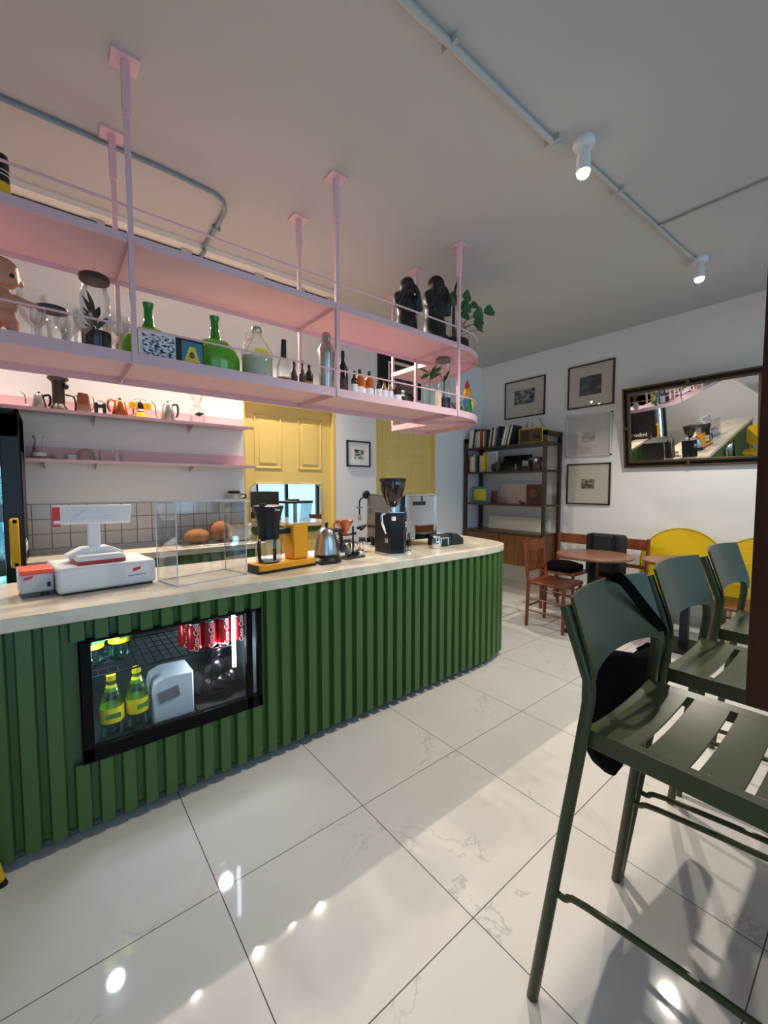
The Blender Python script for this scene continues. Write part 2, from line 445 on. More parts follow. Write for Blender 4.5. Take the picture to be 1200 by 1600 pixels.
# ------------------------------------------------------------------ lamps
def spot_fixture(x, y, label, grp=None, energy=SPOT_W, aim=(0, 0)):
    t = thing('ceiling_spotlight', label, 'spotlight', (x, y, ZC), 0, grp)
    MB().lathe([(.05, 0), (.052, -.02), (.045, -.035)], n=24).out('ceiling_box', M_white, t)
    MB().tube([(0, 0, -.03), (0.0, 0, -.075)], .012).out('swivel', M_white, t)
    MB().lathe([(.028, -.065), (.032, -.07), (.034, -.15), (.03, -.152)], n=24).out('lamp_head', M_white, t)
    MB().ell((0, 0, -.158), (.030, .030, .022)).out('bulb', M_emit, t)
    l = bpy.data.lights.new('spot_lamp', 'SPOT'); l.energy = energy; l.color = SPOT_COL; l.spot_size = R(128); l.spot_blend = 0.6; l.shadow_soft_size = 0.025
    o = bpy.data.objects.new('spot_lamp', l); C.objects.link(o); o.parent = t; o.location = (0, 0, -.185)
    o.rotation_euler = (aim[0], aim[1], 0)
    return t
spot_fixture(2.14, 1.06, 'lit white ceiling spotlight on the conduit, nearer one with the round junction box')
spot_fixture(3.88, 1.01, 'lit white ceiling spotlight at the far end of the conduit, above the mirror wall')
def beam_lamp(x, label, energy=BEAM_W):
    t = thing('clip_lamp', label, 'lamp', (x, 3.262, 3.045), 0, 'clip lamps on the cable over the back counter')
    MB().box(-.035, .035, -.012, .045, -.012, .0195).out('clip', M_conduit, t, bevel=.004)
    MB().tube([(0, 0, -.01), (0, .34, -.03)], .006).out('arm', M_conduit, t)  # added unseen arm, sets the lamp head back to widen the floor light
    MB().lathe([(.022, -.05), (.03, -.055), (.03, -.105), (.026, -.11)], (0, .35, .03), 16).out('lamp_head', M_conduit, t)
    MB().ell((0, .35, -.082), (.016, .016, .010)).out('bulb', M_emit, t)
    l = bpy.data.lights.new('clip_lamp_light', 'SPOT'); l.energy = energy; l.color = (1.0, 0.86, 0.70); l.spot_size = R(140); l.spot_blend = 0.8; l.shadow_soft_size = 0.02
    o = bpy.data.objects.new('clip_lamp_light', l); C.objects.link(o); o.parent = t; o.location = (0, .35, -.095); o.rotation_euler = (R(-34), 0, 0)
for x, s in ((-.45, 'grey clip lamp on the ceiling cable, left of the tall shelf posts'), (0.30, 'grey clip lamp on the ceiling cable beside the first rear shelf post'), (.82, 'grey clip lamp on the ceiling cable just left of the conduit drop'), (1.36, 'grey clip lamp on the ceiling cable just right of the conduit drop'), (1.72, 'grey clip lamp on the ceiling cable beside the second rear post'), (2.03, 'last grey clip lamp at the right end of the ceiling cable')):
    beam_lamp(x, s)
tag(MB().tube([(XL, 3.278, 3.057), (2.045, 3.278, 3.057)], .0045, 6).out('lamp_cable', M_blackm), 'thin black cable strung along the ceiling, carrying the clip lamps', 'cable')

# ================================================================== COUNTER
END = smooth_path([(2.40, 1.900), (2.62, 1.912), (2.76, 1.942), (2.86, 1.99), (2.93, 2.11), (2.985, 2.30), (3.015, 2.50), (3.025, 2.70), (3.03, 2.98)], 5)
def offset(path, d):
    o = []
    for i in range(len(path)):
        a = Vector(path[max(0, i - 1)]); b_ = Vector(path[min(len(path) - 1, i + 1)]); t = (b_ - a).normalized()
        o.append((path[i][0] - t.y * d, path[i][1] + t.x * d))
    return o
FX = (0.062, 0.775, 0.31, 0.79)   # fridge opening
ct = thing('serving_counter', 'long green slatted serving counter with a pale stone top and rounded end', 'counter', (0, 0, 0))
def stone_mat():
    m = bpy.data.materials.new('pale_stone'); m.use_nodes = True
    n = m.node_tree.nodes; L = m.node_tree.links; b = n['Principled BSDF']
    tc = n.new('ShaderNodeTexCoord'); nz = n.new('ShaderNodeTexNoise'); nz.inputs['Scale'].default_value = 6; nz.inputs['Detail'].default_value = 8; nz.inputs['Distortion'].default_value = 1.2
    rp = n.new('ShaderNodeValToRGB'); e = rp.color_ramp.elements; e[0].position = .35; e[0].color = (*s2l((202, 190, 170)), 1); e[1].position = .62; e[1].color = (*s2l((222, 212, 192)), 1)
    x = e.new(.48); x.color = (*s2l((214, 203, 183)), 1)
    L.new(tc.outputs['Object'], nz.inputs['Vector']); L.new(nz.outputs['Fac'], rp.inputs[0]); L.new(rp.outputs[0], b.inputs['Base Color']); b.inputs['Roughness'].default_value = .16
    return m
M_stone = stone_mat()
poly = [(-1.45, 1.90)] + END + [(2.36, 2.98), (2.36, 2.61), (-1.45, 2.61)]
MB().prism(poly, .868, .92).out('countertop', M_stone, ct, bevel=.004)
# body + slats (front skin)
YS = 1.935
front = [(-1.40, YS), (2.36, YS)] + [p for p in offset(END, .04) if p[0] > 2.42]
b = MB()
pl = front
# panel with an opening for the fridge: build straight part in pieces
b.box(-1.40, FX[0], YS, YS + .03, .06, .868); b.box(FX[1], 2.36, YS, YS + .03, .06, .868)
b.box(FX[0], FX[1], YS, YS + .03, .06, FX[2]); b.box(FX[0], FX[1], YS, YS + .03, FX[3], .868)
b.strip([(2.36, YS)] + [p for p in offset(END, .035) if p[0] > 2.38], .06, .868, .03)
b.box(2.36, 2.39, 2.6, 2.95, .06, .868); b.box(-1.4, 2.38, 2.55, 2.58, .06, .868)
b.box(2.37, 2.985, 2.93, 2.96, .06, .868)
b.out('front_panel', M_green, ct)
# slats along the path
def slat(mb, p, t, z0, z1, wd=.056, dp=.027):
    n = Vector((t.y, -t.x))
    a = p - t * wd / 2; c = p + t * wd / 2; a2 = p - t * (wd / 2 - .007) + n * dp; c2 = p + t * (wd / 2 - .007) + n * dp
    mb.prism([(a.x, a.y), (a2.x, a2.y), (c2.x, c2.y), (c.x, c.y)], z0, z1)
sl = MB()
pathpts = [(-1.40, YS), (2.36, YS)] + [p for p in offset(END, .035) if p[0] > 2.38]
seg = []; L_ = 0
for i in range(len(pathpts) - 1):
    a = Vector(pathpts[i]); c = Vector(pathpts[i + 1]); seg.append((L_, a, c, (c - a).length)); L_ += (c - a).length
s_ = 0.006
PIT = .0765
while s_ < L_ - .02:
    for (l0, a, c, ln) in seg:
        if l0 <= s_ <= l0 + ln:
            t = (c - a).normalized(); p = a + t * (s_ - l0)
            if FX[0] - .02 < p.x < FX[1] + .02 and p.y < 2:
                slat(sl, p, t, .05, FX[2]); slat(sl, p, t, FX[3], .868)
            else: slat(sl, p, t, .05, .868)
            break
    s_ += PIT
sl.out('slats', M_green, ct, smooth=20)
MB().box(-1.36, 2.30, 2.02, 2.05, 0, .06).strip([(2.30, 2.02)] + [p for p in offset(END, .12) if p[0] > 2.4], 0, .06, .02).out('toe_kick', M_blackm, ct)
# ---- under-counter fridge
fr = thing('undercounter_fridge', 'black framed glass fridge lit inside and set into the green counter', 'fridge', (0, 0, 0))
x0, x1, z0, z1 = FX
b = MB(); y = 1.906
b.box(x0, x0 + .038, y, y + .03, z0, z1); b.box(x1 - .075, x1 - .045, y, y + .03, z0, z1); b.box(x0, x1, y, y + .03, z0, z0 + .055); b.box(x0, x1, y, y + .03, z1 - .012, z1)
b.box(x1 - .02, x1, y, y + .03, z0, z1)
b.out('door_frame', mat('fridge_frame', (7, 7, 8), .3, spec=.15), fr, bevel=.003)
b = MB(); yb = 2.42
b.box(x0, x1, yb, yb + .02, z0, z1); b.box(x0, x0 + .012, y + .03, yb, z0, z1); b.box(x1 - .012, x1, y + .03, yb, z0, z1)
b.box(x0, x1, y + .03, yb, z0 - .01, z0 + .02); b.box(x0, x1, y + .03, yb, z1 - .01, z1)
b.out('cabinet_lining', mat('fridge_lining', (60, 72, 74), 0.5), fr)
MB().box(x0 + .03, x1 - .03, y + .008, y + .012, z0 + .05, z1 - .01).out('glass_door', M_fglass, fr)
MB().tube([(x1 - .115, 1.965, z0 + .20), (x1 - .115, 1.965, z1 - .03)], .009).out('light_tube', M_led, fr)
b = MB(); zs = .61
b.tube([(x0 + .02, 1.99, zs), (x1 - .1, 1.99, zs)], .004, 6); b.tube([(x0 + .02, 2.39, zs), (x1 - .1, 2.39, zs)], .004, 6)
for k in range(18): b.tube([(x0 + .03 + k * .0345, 1.99, zs), (x0 + .03 + k * .0345, 2.39, zs)], .0022, 5)
for k in range(5): b.tube([(x0 + .02, 2.05 + k * .07, zs + .004), (x1 - .02, 2.05 + k * .07, zs + .004)], .0022, 5)
b.out('wire_shelf', M_black, fr)
l = bpy.data.lights.new('fridge_light', 'POINT'); l.energy = 5; l.color = (.72, .88, 1); l.shadow_soft_size = .03
o = bpy.data.objects.new('fridge_light', l); C.objects.link(o); o.parent = fr; o.location = (x1 - .16, 2.02, .60)
l = bpy.data.lights.new('fridge_light', 'POINT'); l.energy = 3; l.color = (.72, .88, 1); l.shadow_soft_size = .03
o = bpy.data.objects.new('fridge_light', l); C.objects.link(o); o.parent = fr; o.location = (x0 + .08, 1.99, .72)
# water bottles
def soda(x, y, z, label, first=None):
    if first: return dup(first, (x, y, z), 0.5, label)
    t = thing('mineral_water_bottle', label, 'bottle', (x, y, z), 0, 'mineral water bottles in the counter fridge'); t.scale = (1.18, 1.18, 1.02)
    MB().lathe([(.028, 0), (.034, .01), (.036, .03), (.034, .06), (.036, .075), (.036, .14), (.033, .165), (.020, .205), (.0125, .225), (.0125, .245)]).out('bottle_body', thin_glass('water_pet', (168, 230, 216), .12, .03, .8), t)
    MB().lathe([(.0366, .075), (.0366, .135)]).out('label_band', M_label_y, t)
    MB().lathe([(.0145, .238), (.0145, .26)]).out('cap', M_label_y, t)
    MB().lathe([(.0215, .198), (.0145, .222)]).out('neck_band', M_label_y, t)
    MB().cbox((0, -.0345, .105), (.045, .006, .018)).out('label_print', mat('label_green', (60, 130, 60), .5), t)
    return t
s1 = soda(.168, 2.01, .331, 'clear mineral water bottle with yellow label, left one at the fridge glass')
soda(.262, 2.03, .331, 'clear mineral water bottle with yellow label beside the white carton', s1)
soda(.115, 2.12, .615, 'mineral water bottle with yellow cap on the wire shelf, left', s1)['group'] = 'bottles on the wire shelf'
soda(.215, 2.14, .615, 'mineral water bottle with yellow cap on the wire shelf, right', s1)['group'] = 'bottles on the wire shelf'
t = thing('white_carton', 'white moulded foam carton standing in the counter fridge', 'carton', (.40, 2.03, .33))
MB().prism([(-.085, 0), (.085, 0), (.085, .20), (-.03, .205), (-.075, .185), (-.085, .15)], 0, .16, Matrix.Rotation(R(90), 4, 'X')).out('carton_body', mat('foam_white', (196, 206, 214), .6), t, bevel=.008)
MB().cbox((-.02, -.163, .12), (.085, .006, .05), (0, R(-10), 0)).out('carton_window', mat('grey_print', (110, 112, 118), .5), t)
t.location.y = 2.16
# cola cans in shrink pack
can_m = mat('red_can', (176, 18, 26), 0.25, 0.4)
can_first = None
n_ = 0
for r_ in range(2):
    for k in range(4):
        lab = 'red soft drink can on the wire shelf, %s row, %s' % (('front', 'back')[r_], ('leftmost', 'second from left', 'third from left', 'next to the light tube')[k])
        p = (.50 + k * .067 - r_ * .02, 2.03 + r_ * .07, .617)
        if can_first is None:
            can_first = t = thing('soft_drink_can', lab, 'can', p, 0, 'red cans in the counter fridge')
            MB().lathe([(.025, 0), (.033, .008), (.033, .108), (.026, .12)], n=20).out('can_body', can_m, t)
            MB().lathe([(.026, .1195), (.0255, .123), (.0235, .1205)], n=20).out('lid', M_steel, t)
            text('script', 'Coca-Cola', .030, (0, -.0345, .06), (R(90), R(-90), 0), M_paper, t, shear=.3)
        else: dup(can_first, p, .12 * (k - 1), lab)
# black bundle (bag of dark bottles)
t = thing('bottle_bag', 'black plastic bag holding dark round bottles in the fridge corner', 'bag', (.615, 2.12, .345))
b = MB()
b.ell((-.01, .0, .05), (.115, .11, .055)).ell((-.06, -.02, .10), (.05, .05, .05)).ell((.04, -.01, .12), (.055, .05, .055)).ell((-.01, -.05, .145), (.05, .045, .045)).ell((-.07, -.05, .06), (.045, .045, .05)).ell((.075, -.05, .07), (.045, .045, .05)).ell((.0, -.08, .06), (.05, .04, .05)).ell((.03, .04, .19), (.035, .035, .06), (0, .8, 0))
b.out('bag_body', mat('shiny_black_bag', (8, 7, 9), .25, spec=.3), t, remesh=.007)
tag(MB().box(.495, .755, 1.975, 2.38, .331, .345).out('black_tray', M_blackm), 'flat black tray under the bag of bottles in the counter fridge', 'tray')
# trolley of the fridge base: compressor grille glimpsed under the counter
# ================================================================== BACK COUNTER
bc = thing('back_counter', 'lower back counter with pale stone top and green doors against the tiled wall', 'counter', (0, 0, 0))
MB().box(-.13, 1.42, 3.36, YB - .01, .86, .905).out('countertop', M_stone, bc, bevel=.003)
MB().box(-.13, 1.40, 3.42, YB - .01, .08, .86).out('cabinet_body', M_green, bc)
for k in range(3):
    d = MB().box(-.11 + k * .505, .375 + k * .505, 3.40, 3.42, .12, .84).out('cabinet_door', M_green, bc, bevel=.003)
MB().box(-.1, 1.38, 3.47, YB - .02, 0, .08).out('plinth', M_blackm, bc)
# ================================================================== FRIDGE AT LEFT
fg = thing('display_fridge', 'tall black display fridge with lit glass door and yellow handle', 'fridge', (-.46, 3.25, 0))
b = MB()
b.box(-.33, -.31, 0.03, .58, .05, 1.83).box(.31, .33, .03, .58, .05, 1.83).box(-.33, .33, .56, .60, .05, 1.83).box(-.33, .33, .03, .6, 1.6, 1.83).box(-.33, .33, .03, .6, .05, .30)
b.box(-.3, .3, .06, .56, 0, .05)
b.out('cabinet', M_black, fg)
b = MB(); b.box(-.33, -.26, -.03, .03, .12, 1.80).box(.245, .33, -.03, .03, .12, 1.80).box(-.33, .33, -.03, .03, 1.66, 1.80).box(-.33, .33, -.03, .03, .12, .28)
df = b.out('door_frame', M_black, fg, bevel=.006)
MB().box(-.26, .245, -.012, -.004, .28, 1.66).out('door_glass', M_pane, fg)
h = MB(); h.prism([(-.02, -.14), (.02, -.155), (.02, .155), (-.02, .14)], 0, .014, Matrix.Rotation(R(90), 4, 'X'))
h.box(-.012, .012, -.05, 0.0, -.13, -.10).box(-.012, .012, -.05, 0, .10, .13)
hd = MB(); hd.box(-.025, .018, -.045, -.033, -.14, .14).box(-.025, -.008, -.05, .0, -.14, .14).box(-.02, .015, -.045, 0, -.145, -.11).box(-.02, .015, -.045, 0, .11, .145)
hd = hd.out('handle', mat('handle_yellow', (226, 178, 22), .4), fg, bevel=.006); hd.location = (.295, -.03, 1.05)
hd['label'] = 'yellow pull handle'
for k, z in enumerate((.32, .62, .95, 1.28)):
    MB().box(-.30, .30, .05, .54, z - .008, z).out('shelf', M_steel, fg)
MB().tube([(.27, .06, .35), (.27, .06, 1.6)], .010).out('light_tube', M_led, fg)
MB().tube([(-.27, .06, .35), (-.27, .06, 1.6)], .010).out('light_tube', M_led, fg)
for z in (.5, .9, 1.4):
    l = bpy.data.lights.new('fridge_light', 'POINT'); l.energy = 3.0; l.color = (.55, .85, 1); l.shadow_soft_size = .05
    o = bpy.data.objects.new('fridge_light', l); C.objects.link(o); o.parent = fg; o.location = (.12, .07, z)
tx = text('lettering', 'Imbera', .12, (.3325, .30, 1.0), (R(90), 0, R(90)), M_paper, fg); tx['label'] = 'white maker lettering'
canb = None
rows = (('bottom shelf', .32), ('second shelf', .62), ('third shelf', .95), ('top shelf', 1.28))
for ri, (rn, z) in enumerate(rows):
    for k in range(5):
        x = -.46 + .235 - k * .1; lab = 'pale blue drink can on the fridge %s, %s from the right' % (rn, ('first', 'second', 'third', 'fourth', 'fifth')[k])
        if canb is None:
            canb = t = thing('drink_can', lab, 'can', (x, 3.36, z), 0, 'pale cans in the tall fridge')
            MB().lathe([(.034, 0), (.042, .012), (.042, .19), (.032, .21), (.03, .214)], n=18).out('can_body', mat('pale_blue_can', (150, 215, 235), .3, .2), t)
            text('lettering', 'CAYACO', .034, (.012, -.043, .09), (R(90), R(-90), 0), mat('print_navy', (30, 60, 80), .5), t)
        else:
            dup(canb, (x, 3.36, z), 0, lab)
MB_ = None
# ================================================================== PINK HANGING SHELF
Y0, Y1 = 2.045, 2.505
OUT = smooth_path([(2.30, Y0), (2.52, 2.065), (2.70, 2.15), (2.82, 2.285), (2.90, 2.46), (2.935, 2.64), (2.945, 2.80), (2.945, 2.97)], 5)
hs = thing('hanging_shelf', 'two tier pink steel shelf hanging from the ceiling above the counter', 'shelf', (0, 0, 0))
INX = 2.48
def tier(name, zb, zt):
    poly = [(-1.497, Y0 + .003)] + [(x - .003, y_ + .003) for x, y_ in OUT[:-1]] + [(2.942, 2.967), (INX + .003, 2.967), (INX + .003, Y1 - .003), (-1.497, Y1 - .003)]
    MB().prism(poly, zt - .012, zt - .006).out(name + '_plate', M_pink, hs)
    b = MB()
    b.strip([(-1.5, Y0), (0.4, Y0), (1.3, Y0)] + OUT + [(2.945, 2.971)], zb, zt, .007)
    b.strip([(2.945, 2.966), (INX, 2.966)], zb, zt, .006)
    b.strip([(INX, 2.97), (INX, Y1)], zb, zt, .006)
    b.strip([(INX, Y1), (-1.5, Y1)], zb, zt, .006)
    b.out(name + '_edge', M_pink, hs)
    for x in (-.72, .30, 1.31, 2.34): MB().box(x - .003, x + .003, Y0 + .007, Y1 - .007, zb + .005, zt - .012).out('crossbar', M_pink, hs)
    b = MB()
    b.add([(INX, Y1 - .003, zb + .005), (INX, Y1 + .003, zb + .005), (2.80, 2.27, zb + .005), (2.80, 2.263, zb + .005), (INX, Y1 - .003, zt - .013), (INX, Y1 + .003, zt - .013), (2.80, 2.27, zt - .013), (2.80, 2.263, zt - .013)],
          [(0, 1, 2, 3), (4, 7, 6, 5), (0, 4, 5, 1), (1, 5, 6, 2), (2, 6, 7, 3), (3, 7, 4, 0)])
    b.out('crossbar', M_pink, hs)
ZL0, ZL1, ZU0, ZU1 = 1.893, 1.940, 2.383, 2.420
tier('lower', ZL0, ZL1); tier('upper', ZU0, ZU1)
for z, r_, nm in ((2.530, .0055, 'upper_rail'), (2.045, .0045, 'lower_rail')):
    path = [(-1.5, Y0 + .004, z), (1.3, Y0 + .004, z)] + [(x, y_ + .004, z) for x, y_ in OUT] + ([(INX + .02, 2.96, z)] if nm == 'upper_rail' else [])
    MB().tube(path, r_, 8).out(nm, M_pink, hs)
for x in (-.72, .30, 1.31, 2.35):
    for y_, zb in ((Y0 + .004, ZL0), (Y1 - .006, ZL0)):
        b = MB(); b.box(x - .0105, x + .0105, y_ - .0105, y_ + .0105, zb + .002, 2.90)
        p = b.out('post', M_pink, hs, bevel=.001)
        b = MB(); b.box(x - .015, x + .015, y_ - .015, y_ + .015, 2.885, 3.09)
        b.out('post_sleeve', M_pink, p, bevel=.001)
        MB().box(x - .05, x + .05, y_ - .045, y_ + .045, 3.09, 3.0999).out('ceiling_plate', M_pink, p)
x, y_ = INX + .012, 2.955
p = MB().box(x - .0105, x + .0105, y_ - .0105, y_ + .0105, ZL0 + .002, 3.09).out('post', M_pink, hs)
MB().box(x - .05, x + .05, y_ - .045, y_ + .045, 3.09, 3.0999).out('ceiling_plate', M_pink, p)

# wall shelves
def wshelf(z, x0, x1, label):
    t = thing('wall_shelf', label, 'shelf', (0, YB, z))
    MB().box(x0, x1, -.245, -.003, -.006, 0).out('shelf_plate', M_pink, t)
    MB().box(x0, min(x1, 1.425), -.003, 0, 0, .10).out('back_flange', M_pink, t)
    MB().box(x0, x1, -.247, -.244, -.022, .001).out('front_lip', M_pink, t)
    for x in (x0 + .1, .28, .95):
        b = MB(); b.add([(x - .003, -.24, -.008), (x - .003, 0, -.008), (x - .003, 0, -.06), (x + .003, -.24, -.008), (x + .003, 0, -.008), (x + .003, 0, -.06)], [(0, 1, 2), (3, 5, 4), (0, 3, 4, 1), (1, 4, 5, 2), (2, 5, 3, 0)])
        b.out('bracket', M_pink, t)
    return t
wshelf(1.905, -1.3, 1.43, 'upper pink wall shelf, carrying kettles and coffee pots')
wshelf(1.565, -.12, 1.44, 'lower pink wall shelf, carrying bowls, a cup and glasses')

# ================================================================== BAR STOOLS
def make_stool(label, loc):
    t = thing('bar_stool', label, 'bar stool', loc, 0, 'green bar stools along the street window')
    # slatted seat, dished across the width, slats parallel to the backrest
    ys = [-.195, -.105, -.015, .082, .200]
    b = MB()
    def zt(x): return .764 + .012 * (abs(x) / .205) ** 2 - .003
    def sheet(xa, xb, ya, yc2, n):
        v = []; f = []
        for k in range(n + 1):
            x = xa + (xb - xa) * k / n; z = zt(x)
            v += [(x, ya, z), (x, yc2, z), (x, yc2, z - .006), (x, ya, z - .006)]
        for k in range(n):
            p = 4 * k; q = p + 4
            for e in range(4): f.append((p + e, p + (e + 1) % 4, q + (e + 1) % 4, q + e))
        f += [(0, 1, 2, 3), (4 * n + 3, 4 * n + 2, 4 * n + 1, 4 * n)]
        b.add(v, f)
    for i in range(4): sheet(-.178, .178, ys[i] + (.008 if i else 0), ys[i + 1] - (.008 if i < 3 else 0), 10)
    for s_ in (-1, 1): sheet(s_ * .178, s_ * .212, ys[0], ys[4], 3)
    b.out('seat', M_stool, t, bevel=.001)
    b = MB()
    for s in (-1, 1): b.box(s * .205 - .007, s * .205 + .007, -.195, .200, .728, .770)
    b.box(-.2, .2, -.198, -.186, .735, .752); b.box(-.2, .2, .186, .198, .735, .752)
    b.box(-.19, .19, -.03, -.02, .738, .750)
    b.out('seat_frame', M_stool, t, bevel=.002)
    for s in (-1, 1):
        pts = smooth_path([(s * .265, .295, 0), (s * .245, .245, .40), (s * .226, .198, .77), (s * .222, .188, .88), (s * .224, .200, .93), (s * .228, .250, 1.075)], 4)
        MB().tube(pts, .0150, 12).out('leg', M_stool, t, smooth=50)
        MB().tube([(s * .265, -.30, 0), (s * .215, -.185, .755)], .0135, 10).out('leg', M_stool, t, smooth=50)
        MB().tube(smooth_path([(s * .250, .262, .335), (s * .246, .225, .325), (s * .243, .17, .345), (s * .243, -.16, .375), (s * .245, -.225, .345)], 4), .0085, 8).out('stretcher', M_stool, t)
    MB().tube([(-.24, -.245, .34), (.24, -.245, .34)], .009, 8).out('footrest', M_stool, t)
    # bent backrest plate
    n = 16; m_ = 6; v = []; f = []
    for i in range(n + 1):
        u = -1 + 2 * i / n; x = u * .236
        zb = .926 - .012 * max(0, (abs(u) - .3) / .7) - .035 * max(0, (abs(u) - .78) / .22) ** 1.6
        z1 = 1.104 - .004 * u * u
        for j in range(m_ + 1):
            z = zb + (z1 - zb) * j / m_
            yy = .185 + .33 * max(0, z - .93) + .034 * (1 - u * u) - .014
            v.append((x, yy, z))
    N = len(v)
    v += [(a, b_ + .008, c) for a, b_, c in v]
    for i in range(n):
        for j in range(m_):
            a = i * (m_ + 1) + j; q = [a, a + 1, a + m_ + 2, a + m_ + 1]
            f.append(tuple(q)); f.append(tuple(N + k for k in reversed(q)))
    rim = [i * (m_ + 1) for i in range(n + 1)] + [n * (m_ + 1) + j for j in range(1, m_ + 1)] + [i * (m_ + 1) + m_ for i in range(n - 1, -1, -1)] + [j for j in range(m_ - 1, 0, -1)]
    for k in range(len(rim)): a, c = rim[k], rim[(k + 1) % len(rim)]; f.append((a, c, N + c, N + a))
    MB().add(v, f).out('backrest', M_stool, t, smooth=50)
    return t
st = make_stool('olive green metal bar stool nearest the camera, with a black bag hanging on its back', (1.227, .26, 0))
dup(st, (1.787, .262, 0), 0, 'olive green metal bar stool in the middle of the row of three')
dup(st, (2.40, .258, 0), 0, 'olive green metal bar stool farthest from the camera, half hidden by the brown shutter')
# bag on the first stool
bg = thing('tote_bag', 'black cloth shoulder bag hanging behind the nearest bar stool', 'bag', (0, 0, 0))
M_cloth = mat('black_cloth', (9, 9, 10), .95, bump=.3, vs=120, spec=.08)
pl = [(1.20, .62), (1.20, .84), (1.23, .885), (1.34, .865), (1.58, .79), (1.70, .80), (1.86, .74), (1.87, .62), (1.68, .56), (1.50, .47), (1.37, .445), (1.28, .52)]
MB().prism([(x, z) for x, z in pl], -.562, -.520, Matrix.Rotation(R(90), 4, 'X')).out('bag_body', M_cloth, bg, bevel=.012)
b = MB()
path = smooth_path([(1.28, .535, .89), (1.272, .528, 1.02), (1.27, .522, 1.098), (1.29, .500, 1.105), (1.315, .480, 1.075), (1.38, .461, 1.01), (1.455, .437, .935), (1.485, .440, .90), (1.50, .47, .87), (1.48, .51, .84)], 4)
for i in range(len(path) - 1):
    a = Vector(path[i]); c = Vector(path[i + 1]); d = (c - a); side = d.cross(Vector((0, 1, .3))).normalized() * .016
    if side.length < 1e-4: side = Vector((.016, 0, 0))
    nn = Vector((0, .0025, .0008))
    b.add([a - side - nn, a + side - nn, c + side - nn, c - side - nn, a - side + nn, a + side + nn, c + side + nn, c - side + nn], [(0, 1, 2, 3), (7, 6, 5, 4), (0, 4, 5, 1), (1, 5, 6, 2), (2, 6, 7, 3), (3, 7, 4, 0)])
b.out('strap', M_cloth, bg)
# brown window shutter swung inward
t = thing('window_shutter', 'dark brown wooden window shutter panel at the right edge, swung into the room', 'shutter', (0.95, -.6, 0))
MB().box(0, .035, 0.002, .753, .985, 2.95).out('shutter_panel', M_panelw, t, bevel=.002)
for z in (1.2, 2.6): MB().tube([(.045, .01, z - .05), (.045, .01, z + .05)], .007).out('hinge', M_steel, t)
# bar ledge under the window
t = thing('window_ledge', 'wooden ledge below the street window facing the bar stools', 'ledge', (0, 0, 0))
MB().box(1.05, 3.15, -.58, -.20, .955, .985).out('ledge_board', M_panelw, t)
for x in (1.3, 2.1, 2.9): MB().box(x - .01, x + .01, -.598, -.3, .80, .955).out('bracket', M_black, t)

# ================================================================== BOOKCASE
bk = thing('bookcase', 'dark walnut open bookcase with a floating cabinet at its foot', 'bookcase', (0, 0, 0))
XF, XBK, YA, YC_ = 4.55, 4.92, 2.63, 3.82
for (x, y, lab) in ((XF, YA, 0), (XBK - .03, YA, 0), (XF, YC_, 0), (XBK - .03, YC_, 0)):
    MB().box(x, x + .035, y - .022, y + .022, 0, 2.045).out('post', M_bkv, bk, bevel=.003)
for y in (YA, YC_): MB().box(XF, XBK + .005, y - .022, y + .022, 1.99, 2.05).out('end_rail', M_bk, bk, bevel=.003)
SH = [1.915, 1.585, 1.160]
for z in SH: MB().box(XF + .01, XBK, YA - .02, YC_ + .02, z - .022, z).out('shelf', M_bk, bk)
MB().box(XF - .02, XBK, YA + .022, YC_ - .022, .775, .80).out('cabinet_top', M_bk, bk)
MB().box(XF, XBK, YA + .022, YC_ - .022, .39, .775).out('cabinet_body', M_door_w, bk)
for k in range(2):
    d = MB().box(XF - .018, XF, YA + .03 + k * .57, YA + .59 + k * .57, .395, .77).out('cabinet_door', M_door_w, bk, bevel=.002)
# books
BC = [(205, 200, 190), (60, 55, 52), (225, 222, 214), (150, 60, 48), (36, 40, 52), (190, 176, 150), (96, 110, 128), (30, 28, 28), (214, 200, 160), (120, 80, 60), (236, 234, 230), (52, 74, 66)]
cname = ['pale grey', 'dark brown', 'off white', 'brick red', 'navy', 'tan', 'slate blue', 'black', 'cream', 'brown', 'white', 'dark green']
def book(x, y, z, th, h, dep, lean, col, label, grp):
    t = thing('book', label, 'book', (x, y, z), 0, grp)
    M = Matrix.Translation((0, 0, 0)) @ Matrix.Rotation(lean, 4, 'X')
    m = mat('book_cover_%d_%d_%d' % col, col, .55)
    c = MB(); c.box(0, dep, -th / 2, -th / 2 + .002, 0, h, M).box(0, dep, th / 2 - .002, th / 2, 0, h, M).box(0, .003, -th / 2, th / 2, 0, h, M)
    c.out('cover', m, t)
    MB().box(.003, dep - .004, -th / 2 + .002, th / 2 - .002, .003, h - .004, M).out('pages', M_paper, t)
    return t
y = 3.80; k = 0
order = [0, 2, 1, 5, 0, 10, 3, 8, 5, 9, 4, 0, 7, 2, 6, 7, 7, 10, 0, 7, 2, 4, 0, 7]
rnd = random.Random(3)
ordn = ['1st', '2nd', '3rd', '4th', '5th', '6th', '7th', '8th', '9th', '10th', '11th', '12th', '13th', '14th', '15th', '16th', '17th', '18th', '19th', '20th', '21st', '22nd', '23rd', '24th']
while k < 23 and y > 3.13:
    th = rnd.choice((.022, .027, .032, .036)); h = rnd.uniform(.20, .27) if k not in (8, 9) else .22
    lean = R(7) if k < 16 else R(15)
    if k >= 6 and k < 10: lean = R(2)
    book(XF + .03 + rnd.uniform(0, .03), y - th / 2, SH[0] + .001 + th / 2 * math.sin(lean), th, h, .17, lean, BC[order[k]], '%s book leaning on the top shelf of the bookcase, %s from the left' % (cname[order[k]], ordn[k]), 'books on the top shelf of the bookcase')
    y -= th / math.cos(lean) + .0015; k += 1
y = 3.79; k = 0
order2 = [3, 8, 2, 0, 6, 7, 4, 5, 8]
